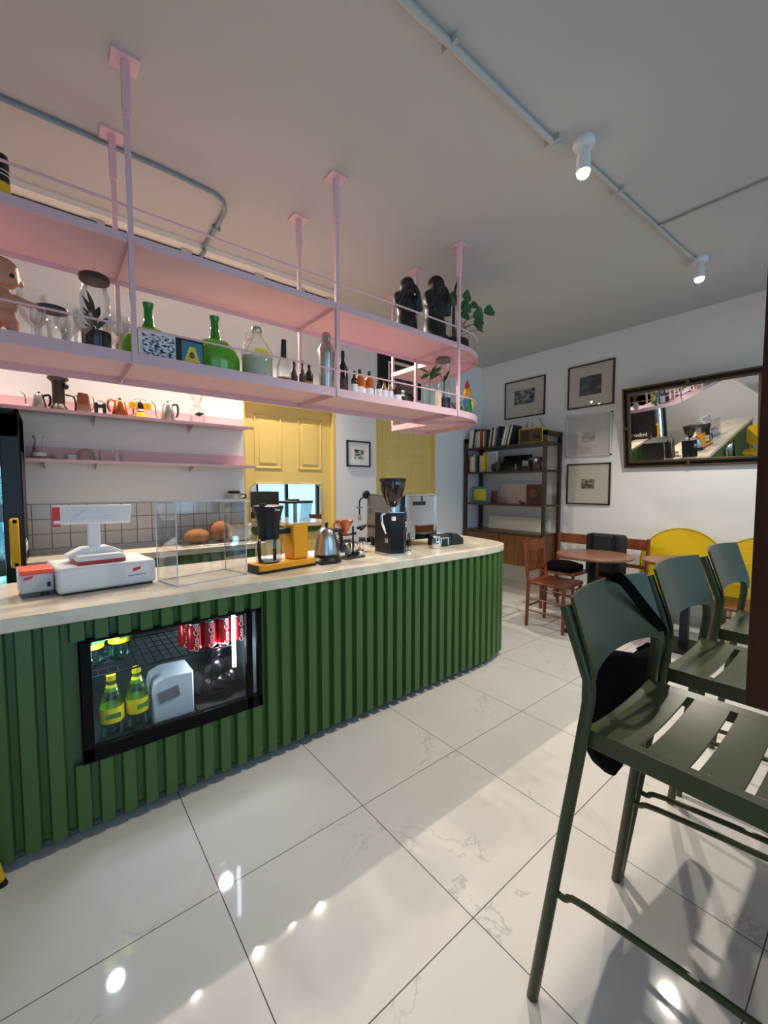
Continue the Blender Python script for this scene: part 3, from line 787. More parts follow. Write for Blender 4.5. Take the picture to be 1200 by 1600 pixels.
for c in order2:
    th = (.022, .028, .03, .026, .024, .03, .02, .026, .03)[k]
    book(XF + .04, y - th / 2, SH[1], th, .235 - .01 * (k % 3), .17, 0, BC[c], '%s book standing on the second shelf of the bookcase, %s from the left' % (cname[c], ordn[k]), 'books on the second shelf of the bookcase')
    y -= th + .001; k += 1
book(XF + .03, y - .02, SH[1], .034, .25, .18, 0, (228, 176, 40), 'thick yellow book at the end of the row on the second bookcase shelf', 'books on the second shelf of the bookcase')
# radio
t = thing('radio', 'yellow vintage radio with brown front on top shelf of the bookcase', 'radio', (4.60, 2.845, SH[0]))
MB().box(0, .14, -.165, .165, 0, .185).out('radio_body', mat('radio_yellow', (206, 186, 60), .4), t, bevel=.008)
MB().box(-.004, .002, -.150, .150, .014, .170).out('front_panel', mat('radio_brown', (84, 66, 34), .5), t)
MB().lathe([(.045, 0), (.042, .01), (.02, .014)], (0, 0, 0), 24, Matrix.Translation((-.004, -.08, .09)) @ Matrix.Rotation(R(-90), 4, 'Y')).out('dial', mat('dial_dark', (40, 34, 24), .3), t)
MB().box(-.006, -.003, .02, .14, .03, .155).out('speaker_grille', mat('grille_brown', (62, 48, 26), .8, bump=.6, vs=200), t)
def figure(x, y, z, h, m, label, group=None, name='figurine'):
    t = thing(name, label, 'figurine', (x, y, z), 0, group)
    b = MB(); s = h
    b.ell((0, 0, s * .45), (s * .10, s * .15, s * .22)).ell((0, 0, s * .78), (s * .11, s * .12, s * .13))
    b.tube([(0, -s * .1, s * .3), (0, -s * .16, 0)], s * .055).tube([(0, s * .1, s * .3), (0, s * .16, 0)], s * .055)
    b.tube([(0, -s * .12, s * .58), (-s * .06, -s * .24, s * .4)], s * .04).tube([(0, s * .12, s * .58), (-s * .06, s * .24, s * .4)], s * .04)
    b.tube([(0, s * .06, s * .85), (0, s * .10, s * 1.0)], s * .03).tube([(0, -s * .06, s * .85), (0, -s * .10, s * 1.0)], s * .03)
    b.out('figurine_body', m, t, remesh=max(.003, s * .035))
    return t
M_tan = mat('carved_tan', (170, 140, 112), .6)
figure(4.66, 2.93, SH[0] + .185, .10, M_tan, 'small tan carved figurine on the radio, left of three', 'carved figurines on the radio')
figure(4.66, 2.86, SH[0] + .185, .085, M_tan, 'small tan carved figurine on the radio, in the middle', 'carved figurines on the radio')
t = thing('figurine', 'thin upright tan carved figurine on the radio, right of three', 'figurine', (4.66, 2.74, SH[0] + .185), 0, 'carved figurines on the radio')
MB().tube(smooth_path([(0, -.02, 0), (0, -.02, .03), (0, .0, .06), (0, .015, .10)], 4), [.012] * 5 + [.009] * 4 + [.011] * 4).ell((0, .02, .108), (.012, .018, .012)).out('figurine_body', M_tan, t)
figure(4.60, 2.955, SH[0], .06, M_tan, 'tiny tan figurine in front of the yellow radio')
# second shelf right part
t = thing('framed_board', 'white framed board leaning beside the yellow book on the second shelf', 'picture frame', (4.62, 3.43, SH[1]))
MB().box(0, .012, -.09, .065, 0, .26).out('frame', M_paper, t); MB().box(-.002, .001, -.08, .055, .012, .245).out('picture', mat('pic_greyblue', (150, 156, 170), .5), t)
t = thing('typewriter', 'dark olive portable typewriter on second shelf of the bookcase', 'typewriter', (4.66, 3.16, SH[1]))
M_ty = mat('dark_olive_metal', (38, 40, 34), .45)
MB().prism([(-.02, 0), (.24, 0), (.24, .12), (.12, .17), (.06, .13), (-.02, .05)], -.17, .17, Matrix.Rotation(R(90), 4, 'X')).out('typewriter_body', M_ty, t, bevel=.01)
MB().tube([(.16, -.20, .19), (.16, .20, .19)], .022, 14).out('platen', M_black, t)
b = MB()
for r_ in range(3):
    for k in range(8): b.ell((-.01 + .025 * r_, -.11 + k * .031, .055 + .026 * r_), (.009, .011, .005), n=8)
tag(b.out('keys', M_black, t), None, None)
t = thing('toy_television', 'small black object with a grey screen on the second bookcase shelf', 'ornament', (4.62, 2.92, SH[1]))
MB().box(0, .09, -.055, .055, 0.04, .13).out('casing', M_black, t, bevel=.008); MB().box(-.003, .002, -.04, .04, .055, .12).out('screen', mat('screen_grey', (140, 146, 140), .3), t); MB().box(.01, .08, -.06, .06, 0, .04).out('stand', mat('maroon', (90, 30, 26), .5), t)
figure(4.58, 3.03, SH[1], .09, mat('fig_bw', (120, 112, 104), .5), 'small grey figurine beside the toy television on second shelf')
figure(4.58, 2.85, SH[1], .07, mat('fig_dark', (80, 66, 60), .5), 'small dark figurine right of the toy television on second shelf')
t = thing('mug_clock', 'dark round clock with handle at right end of the second bookcase shelf', 'clock', (4.60, 2.735, SH[1]))
MB().lathe([(.045, 0), (.05, .03), (.035, .07), (.05, .12), (.045, .15), (0, .16)], n=16).out('clock_body', M_bkv, t)
MB().lathe([(.02, 0), (.018, .004)], M=Matrix.Translation((-.052, 0, .115)) @ Matrix.Rotation(R(-90), 4, 'Y')).out('clock_face', M_paper, t)
MB().tube(smooth_path([(0, -.05, .11), (0, -.09, .14), (0, -.10, .10), (0, -.06, .04)], 4), .006).out('handle', M_bkv, t)
# dark vases left of typewriter
for i, (yy, hh, lab) in enumerate(((3.37, .10, 'small dark round pot in front of the white board on the second shelf'), (3.31, .13, 'dark grey pot left of the typewriter on the second shelf'))):
    t = thing('small_pot', lab, 'pot', (4.60, yy, SH[1])); MB().lathe([(.025, 0), (.04, hh * .4), (.03, hh * .8), (.036, hh)], n=16).out('pot_body', M_black if i == 0 else mat('charcoal_pot', (60, 58, 60), .5), t)
# third shelf
t = thing('framed_print', 'blue frame with a yellow picture on the third bookcase shelf', 'picture frame', (4.64, 3.63, SH[2]), R(-8))
MB().box(0, .016, -.145, .145, 0, .225).out('frame', mat('teal_frame', (70, 130, 140), .5), t, bevel=.003)
MB().box(-.003, .001, -.115, .115, .035, .19).out('picture', mat('yellow_print', (196, 190, 50), .5, var=.5, vs=60), t)
t = thing('book', 'small red-brown book standing behind the blue frame on third shelf', 'book', (4.66, 3.42, SH[2]), R(-20))
MB().box(0, .025, -.055, .055, 0, .17).out('cover', mat('redbrown', (112, 44, 32), .5), t); MB().box(.004, .021, -.0535, .0555, .003, .172).out('pages', M_paper, t)
t = thing('blank_canvas', 'blank pinkish white canvas leaning on the third bookcase shelf', 'canvas', (4.86, 3.14, SH[2]))
MB().box(0, .02, -.31, .31, 0, .27).out('canvas_board', mat('canvas_pink', (214, 196, 184), .8), t)
t = thing('blank_canvas', 'long blank cream canvas leaning in the lowest bay of the bookcase', 'canvas', (4.86, 3.22, .80))
MB().box(0, .02, -.42, .42, 0, .18).out('canvas_board', mat('canvas_cream', (222, 216, 200), .8), t)
t = thing('mantel_clock', 'dark wooden box clock at right of the third bookcase shelf', 'clock', (4.62, 2.80, SH[2]))
MB().box(0, .12, -.10, .10, 0, .25).out('case', M_bkv, t, bevel=.004)
MB().lathe([(.06, 0), (.055, .005)], M=Matrix.Translation((-.001, 0, .14)) @ Matrix.Rotation(R(-90), 4, 'Y')).out('clock_face', mat('clock_brown', (86, 56, 40), .4), t)
t = thing('small_figure', 'tiny brown ornament left of the wooden box clock', 'ornament', (4.60, 2.94, SH[2]))
MB().ell((0, 0, .018), (.03, .04, .018)).ell((0, .03, .035), (.015, .015, .02)).out('ornament_body', M_bkv, t)

# ================================================================== PICTURES AND MIRROR ON THE RIGHT WALL
def photo_mat(name, a, b_, sc_, seed):
    m = bpy.data.materials.new(name); m.use_nodes = True
    n = m.node_tree.nodes; L = m.node_tree.links; bs = n['Principled BSDF']
    tc = n.new('ShaderNodeTexCoord'); mp = n.new('ShaderNodeMapping'); mp.inputs['Location'].default_value = (seed, seed * 2, seed); mp.inputs['Scale'].default_value = (sc_, sc_, sc_ * 1.8)
    nz = n.new('ShaderNodeTexNoise'); nz.inputs['Detail'].default_value = 5; nz.inputs['Scale'].default_value = 1
    rp = n.new('ShaderNodeValToRGB'); rp.color_ramp.elements[0].position = .42; rp.color_ramp.elements[0].color = (*s2l(a), 1); rp.color_ramp.elements[1].position = .56; rp.color_ramp.elements[1].color = (*s2l(b_), 1)
    L.new(tc.outputs['Object'], mp.inputs[0]); L.new(mp.outputs[0], nz.inputs[0]); L.new(nz.outputs['Fac'], rp.inputs[0]); L.new(rp.outputs[0], bs.inputs['Base Color']); bs.inputs['Roughness'].default_value = .3
    return m
M_mat = mat('picture_mount', (206, 202, 190), .8)
M_fr_br = mat('frame_brown', (60, 32, 22), .4); M_fr_wh = mat('frame_white', (206, 206, 206), .5)
def pic_right(y0, y1, z0, z1, fm, img, iy, iz, label, mount=M_mat):
    yc, zc = (y0 + y1) / 2, (z0 + z1) / 2; w_, h_ = y1 - y0, z1 - z0
    t = thing('framed_picture', label, 'picture', (XW, yc, zc), 0, 'framed photographs on the right wall')
    f = MB(); a = .014
    f.box(-.022, 0, -w_ / 2, -w_ / 2 + a, -h_ / 2, h_ / 2).box(-.022, 0, w_ / 2 - a, w_ / 2, -h_ / 2, h_ / 2).box(-.022, 0, -w_ / 2, w_ / 2, -h_ / 2, -h_ / 2 + a).box(-.022, 0, -w_ / 2, w_ / 2, h_ / 2 - a, h_ / 2)
    f.out('frame', fm, t)
    MB().box(-.010, -.002, -w_ / 2 + .005, w_ / 2 - .005, -h_ / 2 + .005, h_ / 2 - .005).out('mount', mount, t)
    MB().box(-.012, -.010, -iy[0] / 2 + iy[1], iy[0] / 2 + iy[1], -iz[0] / 2 + iz[1], iz[0] / 2 + iz[1]).out('photograph', img, t)
    MB().box(-.017, -.016, -w_ / 2 + .01, w_ / 2 - .01, -h_ / 2 + .01, h_ / 2 - .01).out('glazing', M_glaze, t)
    return t
pic_right(2.86, 3.455, 2.305, 2.80, M_fr_br, photo_mat('photo_harbour', (40, 42, 48), (150, 154, 162), 14, 1), (.31, 0), (.19, .02), 'brown framed photo of a pale building, left one above the bookcase')
pic_right(2.03, 2.56, 2.31, 2.81, M_fr_br, photo_mat('photo_street', (16, 18, 20), (70, 96, 120), 9, 3), (.25, 0), (.22, .0), 'brown framed dark street photo at top of the picture column beside the mirror')
pic_right(2.04, 2.56, 1.74, 2.23, M_fr_wh, photo_mat('photo_pale', (90, 84, 80), (160, 164, 172), 12, 5), (.15, 0), (.12, -.02), 'white framed small photo in the middle of the picture column', mat('mount_grey', (196, 196, 196), .7))
pic_right(2.04, 2.545, 1.173, 1.655, M_black, photo_mat('photo_bw', (12, 12, 12), (150, 150, 150), 20, 8), (.15, 0), (.11, 0), 'black framed small photo at the bottom of the picture column')
# large mirror
t = thing('wall_mirror', 'wide wall mirror in a bronze double frame hanging on right wall', 'mirror', (XW - .068, 1.305, 2.005))
t.rotation_euler = (0, R(-8.5), 0)
M_brz = mat('bronze_frame', (92, 78, 56), .35, .6, var=.15, vs=50)
hw, hh = .585, .42
f = MB()
for (a, d, th) in ((0, .030, .016), (.052, .040, .02)):
    Y_, Z_ = hw - a, hh - a
    f.box(-d, 0, -Y_, -Y_ + th, -Z_, Z_).box(-d, 0, Y_ - th, Y_, -Z_, Z_).box(-d, 0, -Y_, Y_, -Z_, -Z_ + th).box(-d, 0, -Y_, Y_, Z_ - th, Z_)
for s in (-1, 1): f.box(-.04, 0, -.015, .015, s * (hh - .03) - .03, s * (hh - .03) + .03).box(-.04, 0, s * (hw - .03) - .03, s * (hw - .03) + .03, -.015, .015)
f.out('frame', M_brz, t, bevel=.002)
MB().box(-.012, -.002, -hw + .01, hw - .01, -hh + .01, hh - .01).out('backing', M_blackm, t)
MB().box(-.024, -.020, -hw + .07, hw - .07, -hh + .07, hh - .07).out('mirror_glass', M_mirror, t)
# ================================================================== PICTURES ON THE BACK WALL
t = thing('framed_picture', 'small black framed photo on the back wall between the two yellow doors', 'picture', (2.745, YB, 1.752))
w_, h_, a = .325, .29, .016
f = MB(); f.box(-w_ / 2, -w_ / 2 + a, -.02, 0, -h_ / 2, h_ / 2).box(w_ / 2 - a, w_ / 2, -.02, 0, -h_ / 2, h_ / 2).box(-w_ / 2, w_ / 2, -.02, 0, -h_ / 2, -h_ / 2 + a).box(-w_ / 2, w_ / 2, -.02, 0, h_ / 2 - a, h_ / 2)
f.out('frame', M_black, t); MB().box(-w_ / 2 + .005, w_ / 2 - .005, -.008, -.002, -h_ / 2 + .005, h_ / 2 - .005).out('mount', M_paper, t)
MB().box(-.06, .07, -.010, -.008, -.055, .05).out('photograph', photo_mat('photo_small', (20, 20, 20), (200, 200, 200), 18, 2), t)
t = thing('framed_poster', 'large black framed poster hanging above the right yellow door', 'poster', (3.36, YB, 2.74))
MB().box(-.34, .34, -.03, 0, -.27, .27).out('frame', M_black, t)
MB().box(-.20, .22, -.034, -.03, -.24, .12).out('mount', M_paper, t)
MB().box(-.18, .20, -.037, -.034, -.22, .10).out('print', photo_mat('poster_print', (30, 26, 26), (120, 104, 100), 6, 4), t)
# mirror leaning on the left yellow door
t = thing('door_mirror', 'frameless mirror with rounded corners on the left yellow door', 'mirror', (1.885, YD - .012, 1.155))
def rrect(w_, h_, r_, n=6):
    p = []
    for (cx, cy, a0) in ((w_ / 2 - r_, h_ / 2 - r_, 0), (-w_ / 2 + r_, h_ / 2 - r_, 90), (-w_ / 2 + r_, -h_ / 2 + r_, 180), (w_ / 2 - r_, -h_ / 2 + r_, 270)):
        for k in range(n + 1): a = R(a0 + 90 * k / n); p.append((cx + r_ * math.cos(a), cy + r_ * math.sin(a)))
    return p
MB().prism(rrect(.78, .50, .08), 0, .006, Matrix.Rotation(R(90), 4, 'X')).out('mirror_glass', M_mirror, t)
MB().prism(rrect(.79, .51, .085), -.007, 0, Matrix.Rotation(R(90), 4, 'X')).out('backing', M_steel, t)

# ================================================================== TABLES, CHAIRS, DISCS
def rtable(x, y, label):
    t = thing('round_table', label, 'table', (x, y, 0), 0, 'small round cafe tables')
    MB().lathe([(.315, .725), (.327, .735), (.327, .745), (.32, .75)], n=48).out('tabletop', M_table, t)
    MB().box(-.03, .03, -.03, .03, .03, .725).out('leg', M_navy, t, bevel=.003)
    MB().box(-.19, .19, -.19, .19, 0, .03).out('base', M_navy, t, bevel=.006)
    return t
rt = rtable(3.93, 1.745, 'small round wooden cafe table in front of the chair with the black backpack')
dup(rt, (4.17, 1.085, 0), 0, 'small round wooden cafe table in front of the yellow disc, partly behind the stools')
def wchair(x, y, rz, label, splat=True):
    """seat front towards local -y"""
    t = thing('wooden_chair', label, 'chair', (x, y, 0), rz, 'brown wooden dining chairs')
    MB().prism(rrect(.42, .40, .05, 3), .43, .455).out('seat', M_chair, t, bevel=.006)
    for s in (-1, 1):
        MB().tube([(s * .18, .20, 0), (s * .185, .185, .44), (s * .19, .235, .85)], .0165, 8).out('leg', M_chair, t)
        MB().tube([(s * .185, -.17, 0), (s * .18, -.165, .43)], .0165, 8).out('leg', M_chair, t)
        for z in (.16, .28): MB().tube([(s * .183, -.17, z), (s * .182, .19, z)], .009, 6).out('stretcher', M_chair, t)
    MB().tube([(-.183, -.17, .22), (.183, -.17, .22)], .009, 6).out('stretcher', M_chair, t)
    MB().tube([(-.183, .19, .2), (.183, .19, .2)], .009, 6).out('stretcher', M_chair, t)
    MB().cbox((0, .226, .785), (.37, .018, .11), (R(-7), 0, 0)).out('top_rail', M_chair, t, bevel=.004)
    MB().cbox((0, .197, .56), (.365, .015, .04), (R(-7), 0, 0)).out('lower_rail', M_chair, t, bevel=.003)
    if not splat: return t
    b = MB()
    b.cbox((0, .208, .65), (.07, .010, .18), (R(-7), 0, 0))
    b.out('back_splat', M_chair, t, bevel=.003)
    for s in (-1, 1): MB().cbox((s * .09, .208, .65), (.018, .010, .18), (R(-7), 0, 0)).out('back_spindle', M_chair, t)
    return t
wc = wchair(3.84, 2.07, R(3), 'brown wooden chair standing nearest the bookcase, its side towards the counter')
w2 = wchair(4.46, 2.30, R(-90), 'brown wooden chair against the wall with a black cushion on its seat', False)
dup(w2, (4.46, 1.74, 0), R(-90), 'brown wooden chair against the wall with the black backpack hung on it')
dup(wc, (4.2, .70, 0), R(180), 'lighter brown wooden chair between the two yellow discs and the bar stools')
t = thing('seat_cushion', 'black cushion bag lying on the seat of the wall chair', 'cushion', (4.42, 2.30, .4565))
MB().ell((0, 0, .05), (.20, .19, .055)).box(-.16, .16, -.16, .16, 0, .07).out('cushion_body', M_cloth, t, remesh=.012)
t = thing('backpack', 'black backpack hanging over the back of the wall chair', 'backpack', (4.47, 1.86, .457))
b = MB(); b.prism(rrect(.36, .43, .03, 4), -.07, .07, Matrix.Translation((-.02, 0, .22)) @ Matrix.Rotation(R(90), 4, 'Z') @ Matrix.Rotation(R(90), 4, 'X'))
b.out('bag_body', mat('backpack_cloth', (26, 26, 30), .75, bump=.3, vs=80), t, bevel=.02)
MB().box(-.118, -.10, -.10, .10, .05, .22).out('front_pocket', MATS['backpack_cloth'], t, bevel=.008)
for s in (-1, 1): MB().box(-.106, -.10, s * .11 - .012, s * .11 + .012, .22, .44).out('strap', M_black, t)
# stack of large yellow discs (folded round tabletops)
def disc(x, y, z, r_, tilt, label, seams=True):
    t = thing('yellow_disc', label, 'folded table', (x, y, 0), 0, 'yellow round folding tables leaning on the wall')
    M = Matrix.Translation((0, 0, z)) @ Matrix.Rotation(tilt, 4, 'Y') @ Matrix.Rotation(R(90), 4, 'Y')
    MB().lathe([(r_ - .006, 0), (r_, .006), (r_, .018), (r_ - .006, .024)], n=64, M=M).out('disc_top', M_disc, t)
    MB().ring((0, 0, .003), r_ - .008, .006, 'z', 64, 6).out('rim', mat('disc_rim', (150, 122, 14), .4), t).matrix_local = M
    if seams:
        b = MB()
        for k in range(-3, 4):
            hw_ = math.sqrt(max(0, r_ * r_ - (k * .10) ** 2)) - .01
            b.box(k * .10 - .002, k * .10 + .002, -hw_, hw_, -.0025, .001)
        b.out('seams', mat('seam_yellow', (236, 206, 70), .4), t).matrix_local = M
    for s in (-1, 1):
        MB().tube([(.03, s * .2, z - r_ * .5), (.04, s * .22, 0)], .012).out('leg', M_disc, t)
    return t
disc(4.80, 1.305, .612, .362, R(6), 'large yellow round folding table leaning on the wall behind the cafe tables', False)
disc(4.62, .665, .622, .335, R(5), 'yellow round folding table with plank seams, beside the farthest bar stool')
# yellow metal chairs left of the camera (feet at the left edge of the frame)
def ychair(x, y, rz, label):
    t = thing('yellow_chair', label, 'chair', (x, y, 0), rz, 'yellow chairs by the entrance')
    MB().prism(rrect(.44, .42, .08, 5), .44, .47).out('seat', M_disc, t, bevel=.006)
    for sx, sy in ((-1, -1), (1, -1), (-1, 1), (1, 1)):
        l_ = MB().tube([(sx * .22, sy * .21, .02), (sx * .16, sy * .15, .44)], .012, 10).out('leg', M_disc, t)
        MB().tube([(sx * .224, sy * .214, 0), (sx * .218, sy * .208, .025)], .0145, 10).out('foot_cap', M_blackm, l_)
    MB().prism(rrect(.42, .38, .1, 5), -.012, .012, Matrix.Translation((0, .22, .72)) @ Matrix.Rotation(R(80), 4, 'X')).out('backrest', M_disc, t, bevel=.004)
    for s in (-1, 1): MB().tube([(s * .15, .18, .45), (s * .15, .215, .60)], .012).out('back_support', M_disc, t)
    return t
yc = ychair(-.390, 1.652, R(90), 'yellow chair at the left edge, only its feet in view, in front of the counter')
dup(yc, (-1.1, 1.2, 0), R(60), 'yellow chair left of the camera by the entrance table')
t = thing('entrance_table', 'round wooden table beside the yellow chairs left of the camera', 'table', (-1.25, .45, 0))
MB().lathe([(.368, .725), (.38, .735), (.38, .745), (.372, .75)], n=40).out('tabletop', M_table, t); MB().tube([(0, 0, .03), (0, 0, .725)], .03).out('leg', M_navy, t); MB().lathe([(.2, 0), (.2, .03)]).out('base', M_navy, t)

# ================================================================== THINGS ON THE COUNTER
ZCT = .92
def logo(parent, x, y, z, w_, h_):
    MB().prism([(-w_ / 2, -h_ * .42), (w_ / 2 - .004, -h_ * .1), (w_ / 2, h_ * .42), (-w_ / 2 + .004, h_ * .2)], 0, .0012, Matrix.Translation((x, y, z)) @ Matrix.Rotation(R(90), 4, 'X')).out('logo', M_red, parent)
t = thing('receipt_printer', 'small white receipt printer with a red top at left end of the counter', 'printer', (-.052, 2.20, ZCT), R(8))
MB().box(-.055, .052, 0, .12, .02, .095).out('printer_body', mat('printer_white', (196, 198, 206), .4), t, bevel=.006)
MB().prism([(0, .095), (.12, .095), (.12, .118), (.015, .112)], -.055, .052, Matrix(((0, 0, 1, 0), (1, 0, 0, 0), (0, 1, 0, 0), (0, 0, 0, 1)))).out('lid', mat('red_lid', (232, 92, 66), .4), t, bevel=.003)
MB().box(-.050, .050, .004, .118, 0, .022).out('printer_base', mat('grey_base', (92, 94, 102), .5), t)
for x, z in ((.035, .045), (.012, .012), (.028, .012)): MB().box(x - .006, x + .006, -.002, .002, z - .006, z + .006 + (.008 if z > .03 else 0)).out('socket', M_black, t)
logo(t, -.03, -.0008, .082, .032, .022)
t = thing('cash_drawer', 'white cash drawer with rounded corners under the payment terminal', 'cash drawer', (.195, 2.165, ZCT), R(7))
MB().box(-.185, .185, 0, .30, .008, .115).out('drawer_body', M_white, t, bevel=.012)
MB().box(-.17, .17, .01, .29, 0, .009).out('drawer_base', M_black, t)
MB().box(.055, .155, -.001, .001, .035, .095).out('sticker', mat('sticker_white', (236, 236, 240), .4), t)
logo(t, .103, -.0018, .078, .036, .026)
tx = text('lettering', 'support and service', .0095, (.105, -.0018, .052), (R(90), 0, 0), mat('print_grey', (80, 60, 60), .5), t)
t = thing('payment_terminal', 'white point of sale terminal with red trim standing on the cash drawer', 'payment terminal', (.165, 2.20, ZCT + .1155), R(7))
MB().box(-.085, .095, .0, .19, .014, .03).box(-.08, .09, .01, .18, .030, .036).out('terminal_base', M_white, t, bevel=.006)
MB().box(-.086, .096, -.001, .191, 0, .015).out('red_band', mat('red_trim', (190, 58, 50), .4), t, bevel=.002)
b = MB(); b.prism([(-.03, 0), (.03, 0), (.022, .03), (.022, .15), (-.022, .15), (-.022, .03)], -.135, -.10, Matrix.Translation((0, 0, .03)) @ Matrix.Rotation(R(90), 4, 'X'))
b.out('neck', M_white, t, bevel=.004)
for s in (-1, 1): MB().prism([(0, 0), (s * .10, -.01), (s * .11, .005), (s * .05, .035), (0, .035)][::s], -.16, -.08, Matrix.Translation((0, 0, .03)) @ Matrix.Rotation(R(90), 4, 'X')).out('stand_foot', M_white, t, bevel=.003)
sc_o = MB().prism([(-.150, -.032), (.140, -.038), (.155, .048), (-.150, .052)], -.012, .012, Matrix.Translation((0, .105, .205)) @ Matrix.Rotation(R(72), 4, 'X')).out('screen_housing', mat('screen_white', (232, 232, 230), .35), t, bevel=.004)
MB().box(-.152, -.125, .088, .094, .165, .25).out('red_stripe', M_red, sc_o)
MB().prism([(-.09, -.02), (-.03, .03), (.03, .03), (.09, -.02), (.03, -.01), (-.03, -.01)], .0, .006, Matrix.Translation((0, .092, .205)) @ Matrix.Rotation(R(75), 4, 'X')).out('rear_bracket', M_white, sc_o)
# dark bowl and glass bowl left of the drawer (behind the printer)
t = thing('card_reader', 'black card reader lying behind the receipt printer', 'card reader', (.0, 2.42, ZCT), R(10))
MB().box(-.045, .05, -.05, .06, 0, .05).out('reader_body', M_black, t, bevel=.006)
t = thing('glass_bowl', 'clear glass bowl with brown contents on the counter behind the printer', 'bowl', (-.035, 2.52, ZCT + .0))
MB().shell([(.025, 0), (.05, .03), (.06, .075)]).out('bowl_body', M_glass, t)
MB().lathe([(.02, .003), (.044, .03), (.05, .05), (0, .055)]).out('contents', mat('brown_nuts', (96, 60, 44), .8, var=.5, vs=60), t)
t = thing('glass_bowl', 'shallow clear glass bowl beside the terminal stand', 'bowl', (.06, 2.55, ZCT))
MB().shell([(.03, 0), (.06, .025), (.085, .06)]).out('bowl_body', M_glass, t)
# acrylic display boxes
def acrylic(name, label, loc, rz, w_, d_, h_, shelf=False):
    t = thing(name, label, 'display box', loc, rz)
    f = MB(); th = .004
    f.box(0, w_, 0, th, 0, h_).box(0, w_, d_ - th, d_, 0, h_).box(0, th, th, d_ - th, 0, h_).box(w_ - th, w_, th, d_ - th, 0, h_).box(0, w_, 0, d_, h_ - th, h_)
    f.out('box_walls', M_acr, t)
    e = MB(); q = .0028
    for x in (0, w_):
        for y in (0, d_): e.tube([(x, y, 0), (x, y, h_)], q, 6)
        e.tube([(x, 0, h_), (x, d_, h_)], q, 6); e.tube([(x, 0, .003), (x, d_, .003)], q, 6)
    for y in (0, d_): e.tube([(0, y, h_), (w_, y, h_)], q, 6); e.tube([(0, y, .003), (w_, y, .003)], q, 6)
    e.out('polished_edges', M_acre, t)
    return t
t = acrylic('acrylic_display_box', 'tall clear acrylic display box standing empty beside the payment terminal', (.435, 2.025, ZCT), R(13), .355, .20, .385)
t.location.z = ZCT
# breads on the back counter
M_bread = mat('bread_crust', (156, 98, 50), .75, var=.35, vs=14, bump=.4)
t = thing('bread_loaf', 'round crusty bread loaf at left on the back counter tray', 'bread', (.93, 3.60, .917))
MB().ell((0, 0, .055), (.10, .085, .06), (0, 0, .2)).out('loaf_body', M_bread, t)
t = thing('bread_loaf', 'tall round bread loaf in the middle on the back counter tray', 'bread', (1.12, 3.64, .917))
MB().ell((0, 0, .085), (.085, .085, .088)).out('loaf_body', M_bread, t)
t = thing('bread_loaf', 'dark crusty bread loaf inside the white paper bag', 'bread', (1.27, 3.56, .93))
MB().ell((0, 0, .065), (.07, .06, .06)).out('loaf_body', mat('bread_dark', (128, 72, 40), .8, var=.3, vs=20, bump=.4), t)
t = thing('paper_bag', 'crumpled white paper bag open around a loaf on the back counter', 'paper bag', (1.27, 3.56, .917))
b = MB(); n = 28; v = []; f = []; rr = random.Random(5)
for (r_, z) in ((.055, .0), (.085, .01), (.095, .05), (.09, .09), (.10, .125)):
    for k in range(n):
        a = 2 * PI * k / n; q = r_ * (1 + rr.uniform(-.10, .10)); v.append((q * math.cos(a), q * math.sin(a) * .8, z + (rr.uniform(-.02, .02) if z > .1 else 0)))
for i in range(4):
    for k in range(n): f.append((i * n + k, i * n + (k + 1) % n, (i + 1) * n + (k + 1) % n, (i + 1) * n + k))
f.append(tuple(range(n - 1, -1, -1)))
b.add(v, f).out('bag_body', mat('crumpled_paper', (214, 208, 200), .8), t)
t = thing('serving_tray', 'thin grey tray under the loaves on the back counter', 'tray', (1.10, 3.58, .905))
MB().prism(rrect(.62, .30, .04), 0, .011).out('tray_body', M_steel, t, bevel=.003)
t = thing('coffee_server', 'glass coffee server with a black lid on the splashback ledge above the loaves', 'coffee server', (1.30, 3.78, 1.252))
MB().shell([(.045, 0), (.062, .015), (.062, .05), (.05, .07)]).out('glass_body', M_glass, t)
MB().lathe([(.052, .066), (.055, .075), (.05, .088), (0, .09)]).out('lid', M_black, t); MB().tube(smooth_path([(.055, -.01, .06), (.095, -.02, .055), (.10, -.02, .03), (.065, -.01, .015)], 4), .007).out('handle', M_black, t)
tag(MB().box(1.18, 1.42, 3.70, YB - .009, 1.236, 1.2515).out('splashback_ledge', M_stone), 'small stone ledge on top of the tiled splashback', 'ledge')
# coffee maker
t = thing('coffee_maker', 'mustard yellow filter coffee maker with black brew basket and water tank', 'coffee maker', (.825, 2.035, ZCT), R(9)); t.scale = (1.05, 1.05, 1.05)
MB().prism(rrect(.355, .125, .02), .010, .045, Matrix.Translation((.18, .07, 0))).out('base', M_cof, t, bevel=.005)
MB().prism(rrect(.36, .13, .02), 0, .012, Matrix.Translation((.18, .07, 0))).out('base_foot', M_black, t)
MB().box(.0, .012, .02, .12, .012, .043).out('switch_panel', M_black, t, bevel=.002)
MB().box(.215, .315, .025, .115, .045, .235).out('tower', M_cof, t, bevel=.010)
MB().box(.135, .22, .05, .09, .185, .215).out('outlet_arm', M_black, t, bevel=.004)
tk = MB().prism([(.205, .238), (.325, .238), (.34, .345), (.20, .345)], -.12, -.02, Matrix.Rotation(R(90), 4, 'X')).out('water_tank', M_glass, t)
MB().box(.19, .345, .018, .122, .345, .358).box(.225, .27, .04, .10, .358, .368).out('tank_lid', M_black, t, bevel=.003)
MB().tube([(.262, .07, .24), (.262, .07, .345)], .011).out('riser_tube', M_steel, t)
MB().lathe([(.052, .178), (.053, .20), (.055, .25), (.068, .30), (.076, .325)], (.095, .07, 0)).out('brew_basket', M_black, t)
MB().lathe([(.077, .325), (.077, .335), (.062, .340)], (.095, .07, 0)).box(.03, .06, .03, .05, .32, .35).out('basket_lid', M_black, t)
